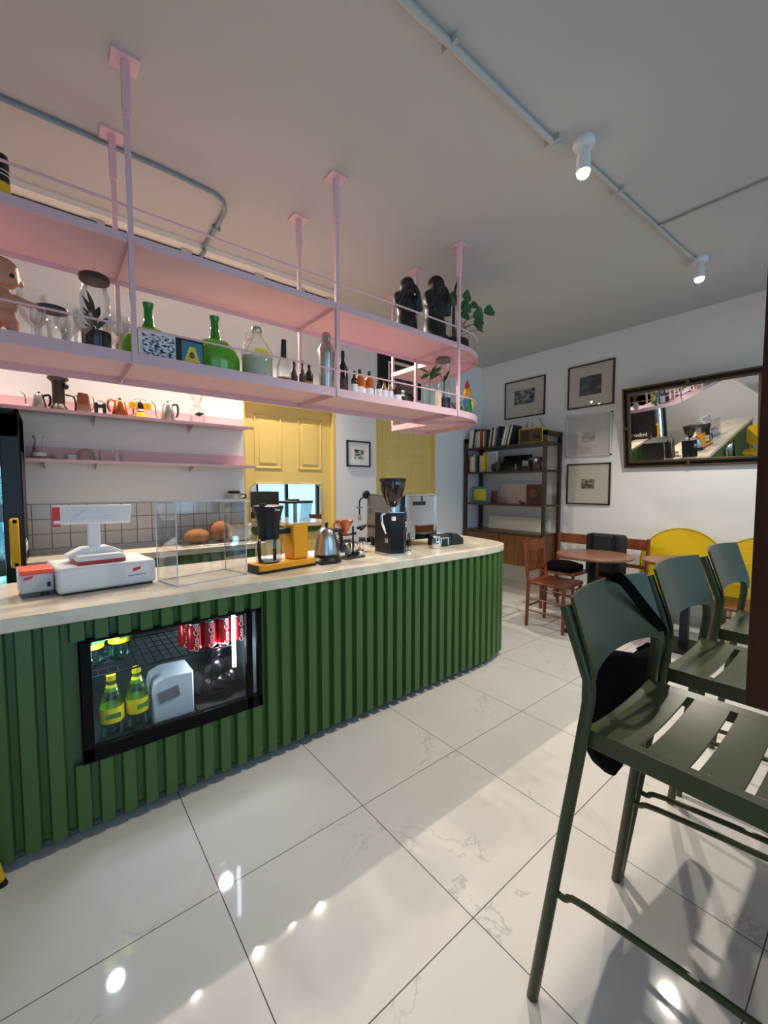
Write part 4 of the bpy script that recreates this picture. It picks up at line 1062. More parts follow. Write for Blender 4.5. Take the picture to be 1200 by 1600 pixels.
text('lettering', 'Due', .018, (.10, -.006, .318), (R(80), 0, 0), M_paper, t)
MB().shell([(.058, .048), (.066, .055), (.068, .10), (.064, .15), (.058, .17)], (.095, .07, 0)).out('carafe', M_glass, t)
MB().lathe([(.052, .048), (.054, .052)], (.095, .07, 0)).lathe([(.052, .165), (.054, .178), (.02, .182)], (.095, .07, 0)).out('carafe_lid', M_black, t)
MB().tube(smooth_path([(.05, .045, .165), (.018, .03, .165), (.008, .02, .13), (.012, .02, .07), (.03, .03, .06)], 4), .008).box(.088, .102, .012, .022, .06, .165).out('carafe_handle', M_black, t)
# electric kettle
t = thing('electric_kettle', 'brushed steel electric kettle on a black base beside the coffee maker', 'kettle', (1.298, 2.165, ZCT)); t.scale = (1.12, 1.12, 1.22)
MB().lathe([(.066, .04), (.064, .06), (.056, .11), (.042, .155), (.030, .168), (.02, .172)], n=36).out('kettle_body', M_steel, t)
MB().lathe([(.012, .17), (.007, .18), (.011, .195), (.0, .202)]).out('lid_knob', M_black, t)
MB().lathe([(.066, .026), (.067, .041)], n=36).out('lower_ring', M_black, t)
MB().lathe([(.082, 0), (.082, .014), (.068, .026)], n=36, sx=1, sy=1).box(-.08, .02, -.085, -.02, 0, .014).out('power_base', M_black, t)
MB().tube(smooth_path([(.035, -.01, .155), (.075, -.01, .15), (.09, -.01, .10), (.085, -.01, .05)], 4), .010).out('handle', M_black, t)
MB().box(.04, .10, -.02, .005, .145, .16).out('handle_top', M_black, t, bevel=.003)
MB().tube(smooth_path([(.05, .02, .05), (.085, .05, .06), (.10, .06, .09), (.125, .07, .10)], 4), .006).out('spout', M_steel, t)
# pour-over stand
t = thing('pour_over_stand', 'black metal pour-over stand on the counter, right of the kettle', 'stand', (1.50, 2.20, ZCT), R(8))
MB().box(-.085, .075, -.06, .06, 0, .008).out('foot_plate', M_black, t, bevel=.002)
MB().tube([(.02, 0, .008), (.02, 0, .20)], .0065).out('rod', M_black, t)
MB().box(-.02, .045, -.006, .006, .145, .160).ring((-.055, 0, .152), .038, .004).out('ring_arm', M_black, t)
t = thing('coffee_dripper', 'copper coloured cone coffee dripper resting in the black stand ring', 'dripper', (1.446, 2.192, ZCT + .150))
MB().shell([(.010, .004), (.016, .016), (.058, .088), (.060, .092)], n=32).out('cone', mat('copper_glass', (200, 110, 66), .15, .3), t)
MB().lathe([(.012, .0065), (.045, .0065), (.046, .0125), (.014, .0135)]).out('collar', MATS['copper_glass'], t)
MB().tube(smooth_path([(-.050, 0, .08), (-.075, 0, .075), (-.072, 0, .045), (-.028, 0, .035)], 4), .005).out('handle', MATS['copper_glass'], t)
t = thing('glass_server', 'small round glass coffee server under the copper dripper', 'coffee server', (1.446, 2.192, ZCT + .009))
MB().shell([(.03, 0), (.045, .02), (.046, .04), (.032, .07), (.026, .085)]).out('glass_body', M_glass, t); MB().ring((0, 0, .086), .026, .003).out('rim', M_steel, t)
MB().tube(smooth_path([(-.028, 0, .08), (-.06, 0, .08), (-.062, 0, .04), (-.044, 0, .025)], 4), .004).out('handle', M_glass, t)
t = thing('portafilter', 'steel portafilter with black handle lying beside the pour-over stand', 'portafilter', (1.60, 2.25, ZCT))
MB().lathe([(.03, 0), (.034, .012), (.034, .03), (.03, .03)]).out('filter_basket', M_chrome, t); MB().tube([(-.03, -.01, .02), (-.13, -.04, .022)], .010).out('handle', M_black, t)
# espresso machine
t = thing('espresso_machine', 'polished steel espresso machine with a steam wand behind the black grinder', 'espresso machine', (1.935, 2.285, ZCT), R(1))
MB().box(.004, .452, .012, .31, .05, .40).out('body', mat('dark_case', (30, 30, 32), .4), t, bevel=.006)
MB().box(.01, .445, .004, .012, .06, .385).out('polished_back', mat('polished_steel', (200, 200, 202), .03, 1.0), t)
b = MB(); b.box(.432, .456, -.002, .012, .05, .40).box(.125, .150, -.004, .012, .05, .40).box(.0, .456, -.002, .012, .388, .402)
b.out('chrome_trim', M_chrome, t, bevel=.002)
MB().box(-.004, .004, .012, .31, .07, .39).out('side_panel', M_steel, t)
for (x, y) in ((.03, .04), (.42, .04), (.03, .28), (.42, .28)): MB().lathe([(.018, 0), (.015, .05)], (x, y, 0)).out('foot', M_black, t)
MB().box(-.02, .44, .31, .40, .02, .06).out('drip_tray', M_chrome, t)
MB().tube(smooth_path([(.0, .34, .375), (-.03, .34, .37), (-.055, .34, .34), (-.055, .34, .22)], 5), .006).out('steam_wand', M_black, t)
MB().tube([(-.055, .34, .24), (-.055, .34, .195)], .010).box(-.085, -.03, .332, .344, .29, .300).out('wand_tip', M_steel, t)
MB().lathe([(.032, 0), (.032, .02)], M=Matrix.Translation((.0, .335, .395)) @ Matrix.Rotation(R(90), 4, 'X')).out('steam_knob', M_black, t)
MB().box(.20, .33, -.001, .004, .315, .345).out('name_plate', M_black, t, bevel=.002)
MB().box(.29, .296, -.001, .004, .345, .388).out('plate_stem', M_black, t)
for k in range(2): MB().tube([(-.0, .34, .15 + .0 * k), (-.10 - .03 * k, .30 - .08 * k, .14)], .012).out('group_handle', M_black, t)
MB().tube([(.05, .34, .20), (.05, .34, .14)], .03).out('group_head', M_chrome, t)
for k, (x, y, lab) in enumerate(((1.70, 2.37, 'steel cup lying left of the grinder base'), (1.64, 2.36, 'steel cup next to the portafilter, furthest left'))):
    c = thing('steel_cup', lab, 'cup', (x, y, ZCT)); MB().shell([(.026, 0), (.032, .04), (.034, .065)]).out('cup_body', M_chrome, c); MB().ring((0, 0, .065), .034, .002).out('rim', M_chrome, c)
c = thing('knock_box', 'black knock box with steel bar behind the pour-over stand', 'knock box', (1.62, 2.46, ZCT)); MB().box(-.07, .07, -.06, .06, 0, .07).out('box_body', M_black, c, bevel=.008); MB().tube([(-.075, 0, .075), (.075, 0, .075)], .010).out('knock_bar', M_chrome, c)
# grinder
t = thing('coffee_grinder', 'tall black coffee grinder with a smoked bean hopper on the counter', 'coffee grinder', (1.785, 2.12, ZCT), R(0))
MB().prism([(-.075, -.06), (.02, -.095), (.075, -.06), (.075, .10), (-.075, .10)], .015, .285).out('grinder_body', mat('satin_black', (22, 23, 27), .3), t, bevel=.006)
MB().prism([(-.07, -.055), (.02, -.085), (.08, -.055), (.08, .11), (-.07, .11)], 0, .016).out('base_plate', M_steel, t)
MB().prism([(-.078, -.063), (.02, -.098), (.078, -.063), (.078, .10), (-.078, .10)], .285, .290).out('top_plate', M_chrome, t)
MB().lathe([(.026, .29), (.026, .32), (.02, .325)], (0, 0, 0)).out('hopper_collar', M_chrome, t)
MB().lathe([(.022, .322), (.035, .335), (.062, .385), (.080, .44), (.085, .48), (.084, .49)], (0, 0, 0), 36).out('bean_hopper', mat('smoked_hopper', (44, 30, 26), .06, 0, 0, spec=.9), t)
MB().lathe([(.088, .49), (.092, .497), (.09, .51), (.07, .514)], (0, 0, 0), 36).out('hopper_lid', M_black, t)
lp = MB().box(-.022, .022, -.002, .003, -.036, .036).out('label_plate', mat('label_grey', (70, 74, 80), .4), t); lp.location = (.0495, -.0785, .195); lp.rotation_euler = (0, 0, R(32.5))
text('lettering', 'MAH\nKON', .019, (0, -.0028, .010), (R(90), 0, 0), M_paper, lp)
MB().tube(smooth_path([(-.075, -.03, .275), (-.115, -.03, .275), (-.112, -.03, .22), (-.078, -.03, .15)], 5), .008).out('fork_lever', M_chrome, t)
MB().box(-.082, -.078, -.05, -.02, .09, .12).out('switch', M_steel, t)
MB().box(-.065, -.04, -.0815, -.066, .235, .262).out('sticker', M_paper, t)
# card machine
t = thing('card_machine', 'black box and card machine with a steel band at right end of the counter', 'card machine', (2.43, 2.155, ZCT), R(-4))
MB().box(-.15, -.01, 0, .11, 0, .085).out('black_box', M_black, t, bevel=.008)
MB().box(-.135, -.045, -.003, .0, .01, .070).out('steel_band', M_steel, t)
MB().box(-.120, -.058, -.005, .0, .0, .060).out('band_inset', M_black, t)
MB().prism([(0, 0), (.13, 0), (.13, .045), (.05, .088), (0, .088)], -.11, -.01, Matrix.Rotation(R(90), 4, 'X')).out('sloped_body', M_black, t, bevel=.006)
MB().prism([(.055, .0862), (.132, .0455), (.132, .049), (.057, .0895)], -.10, -.02, Matrix.Rotation(R(90), 4, 'X')).out('screen', mat('screen_black', (8, 8, 10), .1), t)
# espresso cups/tools clutter by acrylic box
t = thing('milk_pitcher', 'small steel milk pitcher in front of the espresso machine, right of the grinder', 'pitcher', (2.22, 2.13, ZCT))
MB().shell([(.03, 0), (.036, .01), (.034, .05), (.028, .075), (.031, .09)]).out('pitcher_body', M_chrome, t); MB().tube(smooth_path([(.03, 0, .08), (.055, 0, .07), (.05, 0, .03), (.034, 0, .02)], 4), .004).out('handle', M_chrome, t)
t = thing('coffee_tamper', 'steel coffee tamper with black handle on counter before the grinder', 'tamper', (1.93, 2.12, ZCT))
MB().lathe([(.026, 0), (.026, .012), (.01, .018), (.009, .04)]).out('tamper_base', M_chrome, t); MB().lathe([(.009, .04), (.017, .055), (.015, .085), (0, .09)]).out('handle', M_black, t)

# ================================================================== THINGS ON THE PINK HANGING SHELF
ZS = ZL1 - .006; ZH = ZU1 - .006
G = 'glassware on the lower tier of the hanging shelf'
# doll
t = thing('baby_doll', 'bare plastic baby doll standing at left end of the lower pink tier', 'doll', (-.115, 2.18, ZS), R(20))
M_skin = mat('doll_skin', (196, 134, 106), .45, var=.06, vs=20)
b = MB()
k_ = .92
def E_(c, r_, rot=None): b.ell(tuple(q * k_ for q in c), tuple(q * k_ for q in r_), rot)
def T_(p, r_, n=8): b.tube([tuple(q * k_ for q in c) for c in p], [q * k_ for q in r_] if isinstance(r_, list) else r_ * k_, n)
E_((0, 0, .155), (.050, .042, .062)); E_((0, 0, .10), (.047, .042, .045))
E_((0, -.002, .262), (.062, .060, .054)); E_((0, .002, .288), (.058, .058, .046)); E_((0, -.054, .246), (.008, .008, .007)); E_((.030, -.026, .240), (.024, .024, .020)); E_((-.030, -.026, .240), (.024, .024, .020)); E_((0, -.040, .228), (.018, .014, .012))
T_([(0, 0, .19), (0, 0, .22)], .026)
T_([(.038, 0, .185), (.075, -.02, .168), (.105, -.03, .165)], [.018, .016, .011]); T_([(-.038, 0, .185), (-.075, -.02, .168), (-.105, -.03, .165)], [.018, .016, .011])
for s_2 in (-1, 1):
    for k in range(4): T_([(s_2 * .10, -.038 + k * .006, .165), (s_2 * .120, -.044 + k * .008, .163)], .0036, 6)
    T_([(s_2 * .10, -.036, .168), (s_2 * .108, -.046, .178)], .0038, 6)
    T_([(s_2 * .026, 0, .09), (s_2 * .029, -.004, .045), (s_2 * .029, -.01, .012)], [.028, .022, .018]); E_((s_2 * .029, -.018, .010), (.018, .026, .010))
    E_((s_2 * .063, .006, .252), (.010, .014, .018))
b.out('doll_body', M_skin, t, remesh=.0030)
for s_2 in (-1, 1): MB().ell((s_2 * .026 * k_, -.053 * k_, .256 * k_), (.010, .005, .0085)).out('eye', M_black, t)
MB().ell((0, .012, .272), (.056, .052, .044)).out('hair', mat('doll_hair', (150, 98, 66), .6), t)
t.rotation_euler = (0, 0, R(10))
def lathe_thing(name, label, cat, loc, parts, group=None, rz=0):
    t = thing(name, label, cat, loc, rz, group)
    for (pn, prof, m, shell) in parts:
        b = MB()
        (b.shell if shell else b.lathe)(prof).out(pn, m, t)
    return t
WG = [(.030, 0), (.030, .003), (.005, .006), (.0035, .012), (.0035, .075), (.010, .082), (.030, .105), (.036, .135), (.030, .175)]
def wine(x, y, s, label): 
    t = lathe_thing('wine_glass', label, 'glass', (x, y, ZS), [('glass_body', [(r_ * s, z * s) for r_, z in WG], M_glass, True)], G); return t
wine(-.03, 2.32, 1.5, 'tall stemmed glass behind the doll on the lower tier')
wine(.09, 2.40, 1.5, 'tall stemmed glass between the dark lidded bowl and the plant jar')
wine(.135, 2.16, 1.0, 'small stemmed glass in front of the plant jar, at its left')
wine(.27, 2.38, 1.45, 'tall stemmed glass right of the plant jar, at the rear')
wine(.262, 2.14, 1.05, 'small stemmed glass right of the plant jar, beside the first front post')
wine(-.01, 2.13, .75, 'short stemmed glass just right of the doll')
TB = [(.026, 0), (.028, .004), (.033, .075), (.034, .095)]
for x, y, s, lab in ((.045, 2.10, 1.0, 'clear tumbler at the front edge below the dark lid'), (.085, 2.13, .85, 'small clear tumbler left of the stemmed glass by the plant jar'), (.235, 2.22, .9, 'clear tumbler close against the right side of the plant jar')):
    lathe_thing('tumbler', lab, 'glass', (x, y, ZS), [('glass_body', [(r_ * s, z * s) for r_, z in TB], M_glass, True)], G)
lathe_thing('lidded_bowl', 'round glass bowl with a dark flat lid, right of the doll', 'jar', (.035, 2.235, ZS), [('glass_body', [(.03, 0), (.052, .02), (.062, .07), (.058, .13), (.05, .165)], M_glass, True), ('lid', [(.054, .165), (.056, .170), (.054, .178), (0, .180)], mat('dark_lid', (54, 54, 64), .2), False)])
t = lathe_thing('plant_jar', 'tall glass terrarium jar with dark soil and a dark round wooden lid', 'jar', (.185, 2.24, ZS), [('glass_body', [(.052, 0), (.056, .01), (.056, .27), (.045, .30), (.045, .33)], M_glass, True), ('soil', [(.050, .004), (.054, .01), (.054, .115), (0, .12)], M_soil, False), ('lid', [(.054, .33), (.058, .335), (.058, .352), (.05, .358)], mat('walnut_lid', (70, 50, 42), .3), False)])
b = MB()
rr = random.Random(11)
def blade(b, p, q, w_, m_=5, droop=.0):
    P = [Vector(p).lerp(Vector(q), i / m_) + Vector((0, 0, -droop * (i / m_) ** 2 * 1.0 + droop * (i / m_))) for i in range(m_ + 1)]
    d = (Vector(q) - Vector(p)).normalized(); side = d.cross(Vector((.3, -.8, .4))).normalized()
    v = []; 
    for i, pp in enumerate(P):
        ww = w_ * math.sin(PI * min(.97, (i + .35) / (m_ + .4)))
        v += [pp - side * ww, pp + Vector((0, 0, -.002)), pp + side * ww]
    f = []
    for i in range(m_): a = 3 * i; f += [(a, a + 1, a + 4, a + 3), (a + 1, a + 2, a + 5, a + 4)]
    b.add(v, f)
for k in range(9):
    a = rr.uniform(0, 2 * PI); blade(b, (0, 0, .11 + .01 * k), (.048 * math.cos(a), .048 * math.sin(a), .15 + .016 * k), .011, droop=.02)
b.tube([(0, 0, .07), (.004, 0, .19)], .003, 6)
b.out('plant', M_dleaf, t)
# demijohns
def demijohn(x, y, label, full=None):
    t = thing('demijohn', label, 'bottle', (x, y, ZS), 0, 'green glass demijohns on the pink shelf')
    prof = [(.07, 0), (.107, .012), (.124, .06), (.124, .11), (.112, .155), (.068, .195), (.032, .212), (.022, .235), (.019, .30), (.023, .318), (.025, .33), (.020, .332)]
    MB().lathe([(.066, .003), (.104, .014), (.121, .06), (.121, .11), (.109, .150)] + [(0, .152)], n=40).out('liquid', M_gliq, t)
    MB().shell([p for p in prof if p[1] <= .2], n=40).out('bottle_body', M_gglass, t)
    MB().lathe([p for p in prof if p[1] >= .195], n=32).out('bottle_neck', M_ggl, t)
    return t
demijohn(.405, 2.33, 'large green glass demijohn behind the two small framed cards')
dj = demijohn(.705, 2.29, 'large green glass demijohn standing clear, right of the framed cards')
t = thing('framed_card', 'black and white patterned card in a white frame before the first demijohn', 'picture', (.405, 2.11, ZS), R(4))
MB().box(-.078, .078, 0, .012, 0, .128).out('frame', mat('card_white', (214, 218, 224), .4), t); MB().box(-.066, .066, -.001, .001, .010, .118).out('print', photo_mat('scribble_print', (16, 18, 30), (220, 222, 230), 55, 3), t)
t = thing('framed_card', 'black edged card with a yellow beam on blue, left of the second demijohn', 'picture', (.545, 2.12, ZS), R(6))
MB().box(-.070, .055, 0, .02, 0, .13).out('frame', M_black, t); MB().box(-.045, .050, -.001, .001, .004, .120).out('print_background', mat('print_blue', (60, 124, 150), .4), t)
MB().prism([(-.042, .006), (.046, .006), (.014, .098), (-.010, .098)], 0, .001, Matrix.Translation((0, -.001, 0)) @ Matrix.Rotation(R(90), 4, 'X')).out('yellow_beam', mat('print_yellow', (226, 204, 50), .4), t)
MB().prism([(-.012, .05), (0, .042), (.012, .05), (.010, .068), (0, .075), (-.010, .068)], 0, .001, Matrix.Translation((0, -.0022, 0)) @ Matrix.Rotation(R(90), 4, 'X')).out('dark_shape', mat('print_purple', (110, 50, 80), .4), t)
MB().prism([(-.03, .012), (.03, .018), (.03, .030), (-.028, .026)], 0, .001, Matrix.Translation((0, -.0022, 0)) @ Matrix.Rotation(R(90), 4, 'X')).out('title_strip', mat('print_brown', (120, 50, 30), .4), t)
# gallon jug
t = lathe_thing('glass_jug', 'clear gallon glass jug half full of pale liquid with a yellow label', 'bottle', (.905, 2.22, ZS), [('liquid', [(.062, .003), (.078, .01), (.080, .14), (0, .141)], M_paleliq, False), ('glass_body', [(.065, 0), (.083, .01), (.084, .17), (.065, .215), (.034, .245), (.026, .255), (.026, .28)], M_glass, True), ('cap', [(.027, .278), (.029, .284), (.027, .30), (0, .302)], M_steel, False)])
MB().ring((-.045, 0, .245), .018, .006, 'y', 16, 8).out('finger_handle', M_glass, t); MB().box(-.045, .025, -.0845, -.0825, .14, .165).out('label', M_label_y, t)
def bottle(x, y, h, r_, m, label, capm=M_black, neck=.35, lab=None, group='bottles on the lower tier of the hanging shelf', name='bottle', fill=None, labm=None):
    t = thing(name, label, 'bottle', (x, y, ZS), 0, group)
    MB().lathe([(r_ * .85, 0), (r_, .006), (r_, h * (1 - neck)), (r_ * .55, h * (1 - neck * .7)), (r_ * .32, h * (1 - neck * .5)), (r_ * .30, h * .93)]).out('bottle_body', m, t) if m is not M_glass else MB().shell([(r_ * .85, 0), (r_, .006), (r_, h * (1 - neck)), (r_ * .55, h * (1 - neck * .7)), (r_ * .32, h * (1 - neck * .5)), (r_ * .30, h * .93)]).out('bottle_body', m, t)
    MB().lathe([(r_ * .36, h * .86), (r_ * .38, h * .88), (r_ * .36, h), (0, h * 1.003)]).out('cap', capm, t)
    if fill: MB().lathe([(r_ * .8, .003), (r_ * .94, .008), (r_ * .94, h * fill[0]), (0, h * fill[0] + .001)]).out('liquid', fill[1], t)
    if lab: MB().lathe([(r_ * 1.02, h * lab[0]), (r_ * 1.02, h * lab[1])]).out('label_band', labm or M_paper, t)
    return t
t = bottle(1.05, 2.20, .262, .040, M_glass, 'clear bottle with tall black cap and amber spirit, right of the jug', fill=(.2, M_amber), neck=.55)
MB().lathe([(.0155, .165), (.0165, .17), (.0165, .262), (0, .263)]).out('capsule', M_black, t)
for k, (x, y) in enumerate(((1.112, 2.20), (1.137, 2.24), (1.160, 2.19))):
    bottle(x, y, .165, .018, mat('grey_smoked_glass', (84, 72, 72), .15, .3), 'small smoky bottle right of the amber spirit bottle, %s of three' % ('left', 'rear', 'right')[k], group='three small smoky bottles', neck=.5)
bottle(1.232, 2.24, .172, .024, M_brnglass, 'small dark bottle with amber label just left of the cocktail shaker', lab=(.1, .4), labm=mat('label_amber', (190, 130, 50), .5))
t = thing('cocktail_shaker', 'tall steel cocktail shaker on the lower pink tier', 'shaker', (1.292, 2.14, ZS))
MB().lathe([(.036, 0), (.038, .006), (.050, .205), (.0505, .215)], n=32).out('tumbler', M_steel, t)
MB().lathe([(.0515, .213), (.052, .22), (.050, .235), (.034, .272), (.026, .280)], n=32).out('strainer_lid', M_steel, t)
MB().lathe([(.026, .278), (.026, .325), (.02, .338), (0, .342)], n=32).out('cap', M_steel, t)
M_pale_lab = mat('label_pale', (226, 226, 230), .5)
bottle(1.445, 2.20, .282, .034, mat('black_bottle', (20, 14, 16), .2), 'black round-stoppered bottle immediately right of the second front post', neck=.4, lab=(.15, .38), labm=mat('label_maroon', (60, 34, 36), .5))
bottle(1.512, 2.17, .165, .021, M_brnglass, 'small dark dropper bottle with white label left of the orange sauces', neck=.35, lab=(.1, .5), labm=M_pale_lab)
M_sauce = mat('orange_sauce', (176, 94, 34), .2)
for x, lab in ((1.575, 'left'), (1.650, 'right')):
    bottle(x, 2.20, .192, .030, M_sauce, 'orange sauce bottle with white label and black cap, %s of the pair' % lab, neck=.3, lab=(.06, .42), labm=M_pale_lab, group='pair of orange sauce bottles')
for x, lab, m in ((1.722, 'darker left one', M_brnglass), (1.772, 'middle one', mat('ochre_glass', (140, 110, 70), .2)), (1.822, 'right one', mat('ochre_glass', (140, 110, 70), .2))):
    bottle(x, 2.19, .158, .0215, m, 'small bottle with a round printed white label, %s of three' % lab, neck=.4, lab=(.08, .55), labm=M_pale_lab, group='three small white labelled bottles')
bottle(1.875, 2.18, .158, .030, M_brnglass, 'squat dark bottle with broad white label, right of the three small ones', neck=.35, lab=(.1, .42), labm=M_pale_lab)
t = thing('striped_jar', 'small black and white striped jar right of the squat dark bottle', 'jar', (1.945, 2.22, ZS))
MB().lathe([(.022, 0), (.024, .01), (.024, .09), (.018, .11), (.018, .13)]).out('jar_body', M_black, t)
for z in (.03, .075, .1): MB().lathe([(.0248, z), (.0248, z + .016)]).out('white_stripe', M_paper, t)
t = thing('framed_photo', 'dark leaning photo frame between the striped jar and the plant bottle', 'picture frame', (2.10, 2.36, ZS), R(5))
MB().box(-.10, .10, 0, .012, 0, .15).out('frame', M_black, t); MB().box(-.085, .085, -.001, .001, .015, .135).out('photograph', photo_mat('dark_photo', (40, 34, 32), (96, 88, 84), 10, 6), t)
# plant bottles
t = lathe_thing('plant_bottle', 'clear glass bottle with a green leafy cutting, left of the candle', 'vase', (2.21, 2.20, ZS), [('glass_body', [(.045, 0), (.052, .01), (.052, .14), (.04, .165), (.02, .18), (.02, .20)], M_glass, True)])
t.scale = (1.12, 1.12, 1.2)
b = MB()
for k in range(11):
    a = rr.uniform(0, 2 * PI); blade(b, (0, 0, .19 + .004 * k), (.09 * math.cos(a), .09 * math.sin(a), .21 + rr.uniform(0, .09)), .013, droop=.03)
b.tube([(0, 0, .02), (0, 0, .25)], .003, 6)
b.out('leaves', M_leaf, t)
t = thing('pillar_candle', 'cream rectangular candle beside the plant bottle', 'candle', (2.275, 2.175, ZS)); MB().box(-.016, .016, -.02, .02, 0, .15).out('wax', mat('candle_wax', (210, 190, 168), .5), t, bevel=.004)
t = lathe_thing('jar', 'dark based glass jar with a small twig, left of the last front post', 'jar', (2.40, 2.24, ZS), [('glass_body', [(.05, 0), (.056, .01), (.056, .19), (.045, .23)], M_glass, True), ('soil', [(.048, .003), (.053, .01), (.053, .125), (0, .13)], M_soil, False)])
b = MB(); 
for k in range(5):
    a = rr.uniform(0, 2 * PI); blade(b, (0, 0, .24), (.07 * math.cos(a), .06 * math.sin(a), .33 + rr.uniform(-.03, .04)), .012, droop=.02)
b.tube([(0, 0, .10), (.005, 0, .30)], .008, 6); b.out('twig', M_dleaf, t)
t = lathe_thing('tall_jar', 'tall glass jar with flat brown lid beside the last front post', 'jar', (2.50, 2.34, ZS), [('glass_body', [(.05, 0), (.055, .01), (.055, .40), (.045, .44)], M_glass, True), ('lid', [(.050, .44), (.062, .445), (.062, .458), (0, .460)], mat('taupe_lid', (128, 108, 94), .35), False)])
t = thing('picture_box', 'small dark picture box behind the last front post', 'picture frame', (2.565, 2.22, ZS), R(30))
MB().box(-.05, .05, 0, .02, 0, .12).out('frame', mat('pic_dark', (66, 56, 58), .5), t); MB().box(-.04, .04, -.001, .001, .01, .11).out('picture', mat('pic_lilac', (176, 160, 176), .5), t)
# rooster
t = thing('rooster_figurine', 'red, orange and green rooster figurine at rounded end of lower tier', 'figurine', (2.72, 2.27, ZS), R(20)); t.scale = (1.3, 1.3, 1.25)
MB().ell((0, 0, .07), (.035, .032, .06)).ell((0, 0, .12), (.026, .026, .04)).tube([(-.012, 0, 0), (-.012, 0, .04)], .012).out('bird_body', mat('rooster_green', (44, 120, 50), .3), t, remesh=.004)
MB().ell((0, 0, .175), (.03, .026, .045), (0, .3, 0)).tube([(.01, 0, .17), (.06, 0, .175)], [.014, .004]).out('neck_feathers', mat('rooster_orange', (222, 148, 24), .35), t, remesh=.004)
MB().prism([(-.03, .20), (.03, .205), (.022, .235), (.01, .218), (.0, .255), (-.012, .225), (-.026, .232)], -.006, .006, Matrix.Rotation(R(90), 4, 'X')).out('comb', mat('rooster_red', (176, 34, 22), .35), t)
MB().ell((.035, -.012, .10), (.022, .02, .04)).out('breast', mat('rooster_yellow', (228, 200, 70), .35), t)
MB().ell((-.03, .0, .10), (.02, .02, .05), (0, -.4, 0)).out('tail', mat('rooster_blue', (70, 120, 160), .35), t)
t = thing('flower_vase', 'small round vase with reddish dried flowers at tip of the lower tier', 'vase', (2.84, 2.48, ZS))
MB().lathe([(.02, 0), (.042, .03), (.044, .06), (.022, .09), (.022, .10)]).out('vase_body', mat('vase_white', (200, 196, 200), .2), t)
b = MB()
for k in range(14):
    a = rr.uniform(0, 2 * PI); q = rr.uniform(.01, .05); z = rr.uniform(.13, .19); b.tube([(0, 0, .09), (q * math.cos(a), q * math.sin(a), z)], .0015, 5); b.ell((q * math.cos(a), q * math.sin(a), z), (.013, .013, .012), n=8)
b.out('dried_flowers', mat('dried_flower', (110, 54, 48), .7), t)
# ---- upper tier
GU = 'black monkey sculptures on the upper pink tier'
def monkey(x, y, s, rz, label, arms):
    t = thing('monkey_sculpture', label, 'sculpture', (x, y, ZH), rz, GU)
    b = MB()
    b.ell((0, 0, .135 * s), (.082 * s, .078 * s, .13 * s)).ell((0, .0, .26 * s), (.078 * s, .07 * s, .12 * s)).ell((0, -.008 * s, .425 * s), (.058 * s, .060 * s, .064 * s)).ell((0, .0, .36 * s), (.052 * s, .05 * s, .07 * s))
    for q in (-1, 1): b.ell((q * .072 * s, 0, .315 * s), (.038 * s, .045 * s, .06 * s))
    for q in (-1, 1):
        b.ell((q * .050 * s, -.035 * s, .060 * s), (.042 * s, .050 * s, .052 * s))
        b.tube([(q * .085 * s, 0, .35 * s), (q * .100 * s, -.03 * s, .25 * s)] , [.026 * s, .026 * s])
        if arms == 'face': b.tube([(q * .105 * s, -.03 * s, .25 * s), (q * .055 * s, -.07 * s, .36 * s), (q * .02 * s, -.072 * s, .41 * s)], [.024 * s, .020 * s, .018 * s])
        else: b.tube([(q * .105 * s, -.03 * s, .25 * s), (q * .075 * s, -.06 * s, .33 * s), (q * .06 * s, -.04 * s, .42 * s)], [.028 * s, .024 * s, .022 * s])
    b.lathe([(.072 * s, .004), (.078 * s, .02 * s), (.07 * s, .05 * s)])
    b.out('sculpture_body', mat('ebony', (22, 20, 22), .48, var=.2, vs=15), t, remesh=.009 * s)
    return t
monkey(2.06, 2.29, .96, R(-10), 'black seated monkey sculpture covering its face, the shorter left one', 'face')
monkey(2.32, 2.26, 1.12, R(10), 'black seated monkey sculpture with hands at its ears, the taller right one', 'ear')
t = lathe_thing('plant_vase', 'big round glass vase of dark soil with leafy plants on upper tier', 'vase', (2.62, 2.34, ZH), [('glass_body', [(.08, 0), (.118, .03), (.130, .10), (.130, .18), (.10, .26), (.07, .30), (.065, .345)], M_glass, True), ('soil', [(.077, .003), (.112, .03), (.124, .10), (.124, .15), (0, .155)], M_soil, False)])
b = MB()
def hleaf(b, c, r_, n_):
    n_ = Vector(n_).normalized(); u = n_.cross(Vector((0, 0, 1))).normalized(); v_ = u.cross(n_)
    P = []
    for k in range(14):
        a = 2 * PI * k / 14; q = r_ * (1 - .35 * (abs(math.cos(a / 2)) ** 14)) * (1 + .10 * math.cos(a * 4))
        P.append(Vector(c) + u * q * math.sin(a) * .85 + v_ * q * -math.cos(a) + n_ * (.12 * r_ * math.cos(2 * a)))
    b.add([Vector(c)] + P, [(0, 1 + k, 1 + (k + 1) % 14) for k in range(14)])
stems = [((.16, .00, .30), .060), ((.26, -.06, .30), .070), ((.34, .0, .27), .072), ((.12, -.05, .42), .055), ((.22, .05, .40), .062), ((.04, .03, .40), .055), ((.38, -.08, .36), .060), ((-.04, -.03, .34), .045), ((.20, -.11, .22), .050), ((.10, .08, .45), .06), ((.30, -.05, .20), .045), ((.08, -.09, .30), .05), ((.30, .02, .42), .05)]
lf = MB(); sm_ = MB()
for (c, r_) in stems:
    c = (c[0] - .01, c[1], c[2] + .10)
    hleaf(lf, c, r_, (rr.uniform(-.6, 0), -1 + rr.uniform(-.2, .2), rr.uniform(-.1, .6)))
    sm_.tube(smooth_path([(0, 0, .10), (c[0] * .4, c[1] * .4, c[2] * .8), c], 4), .003, 5)
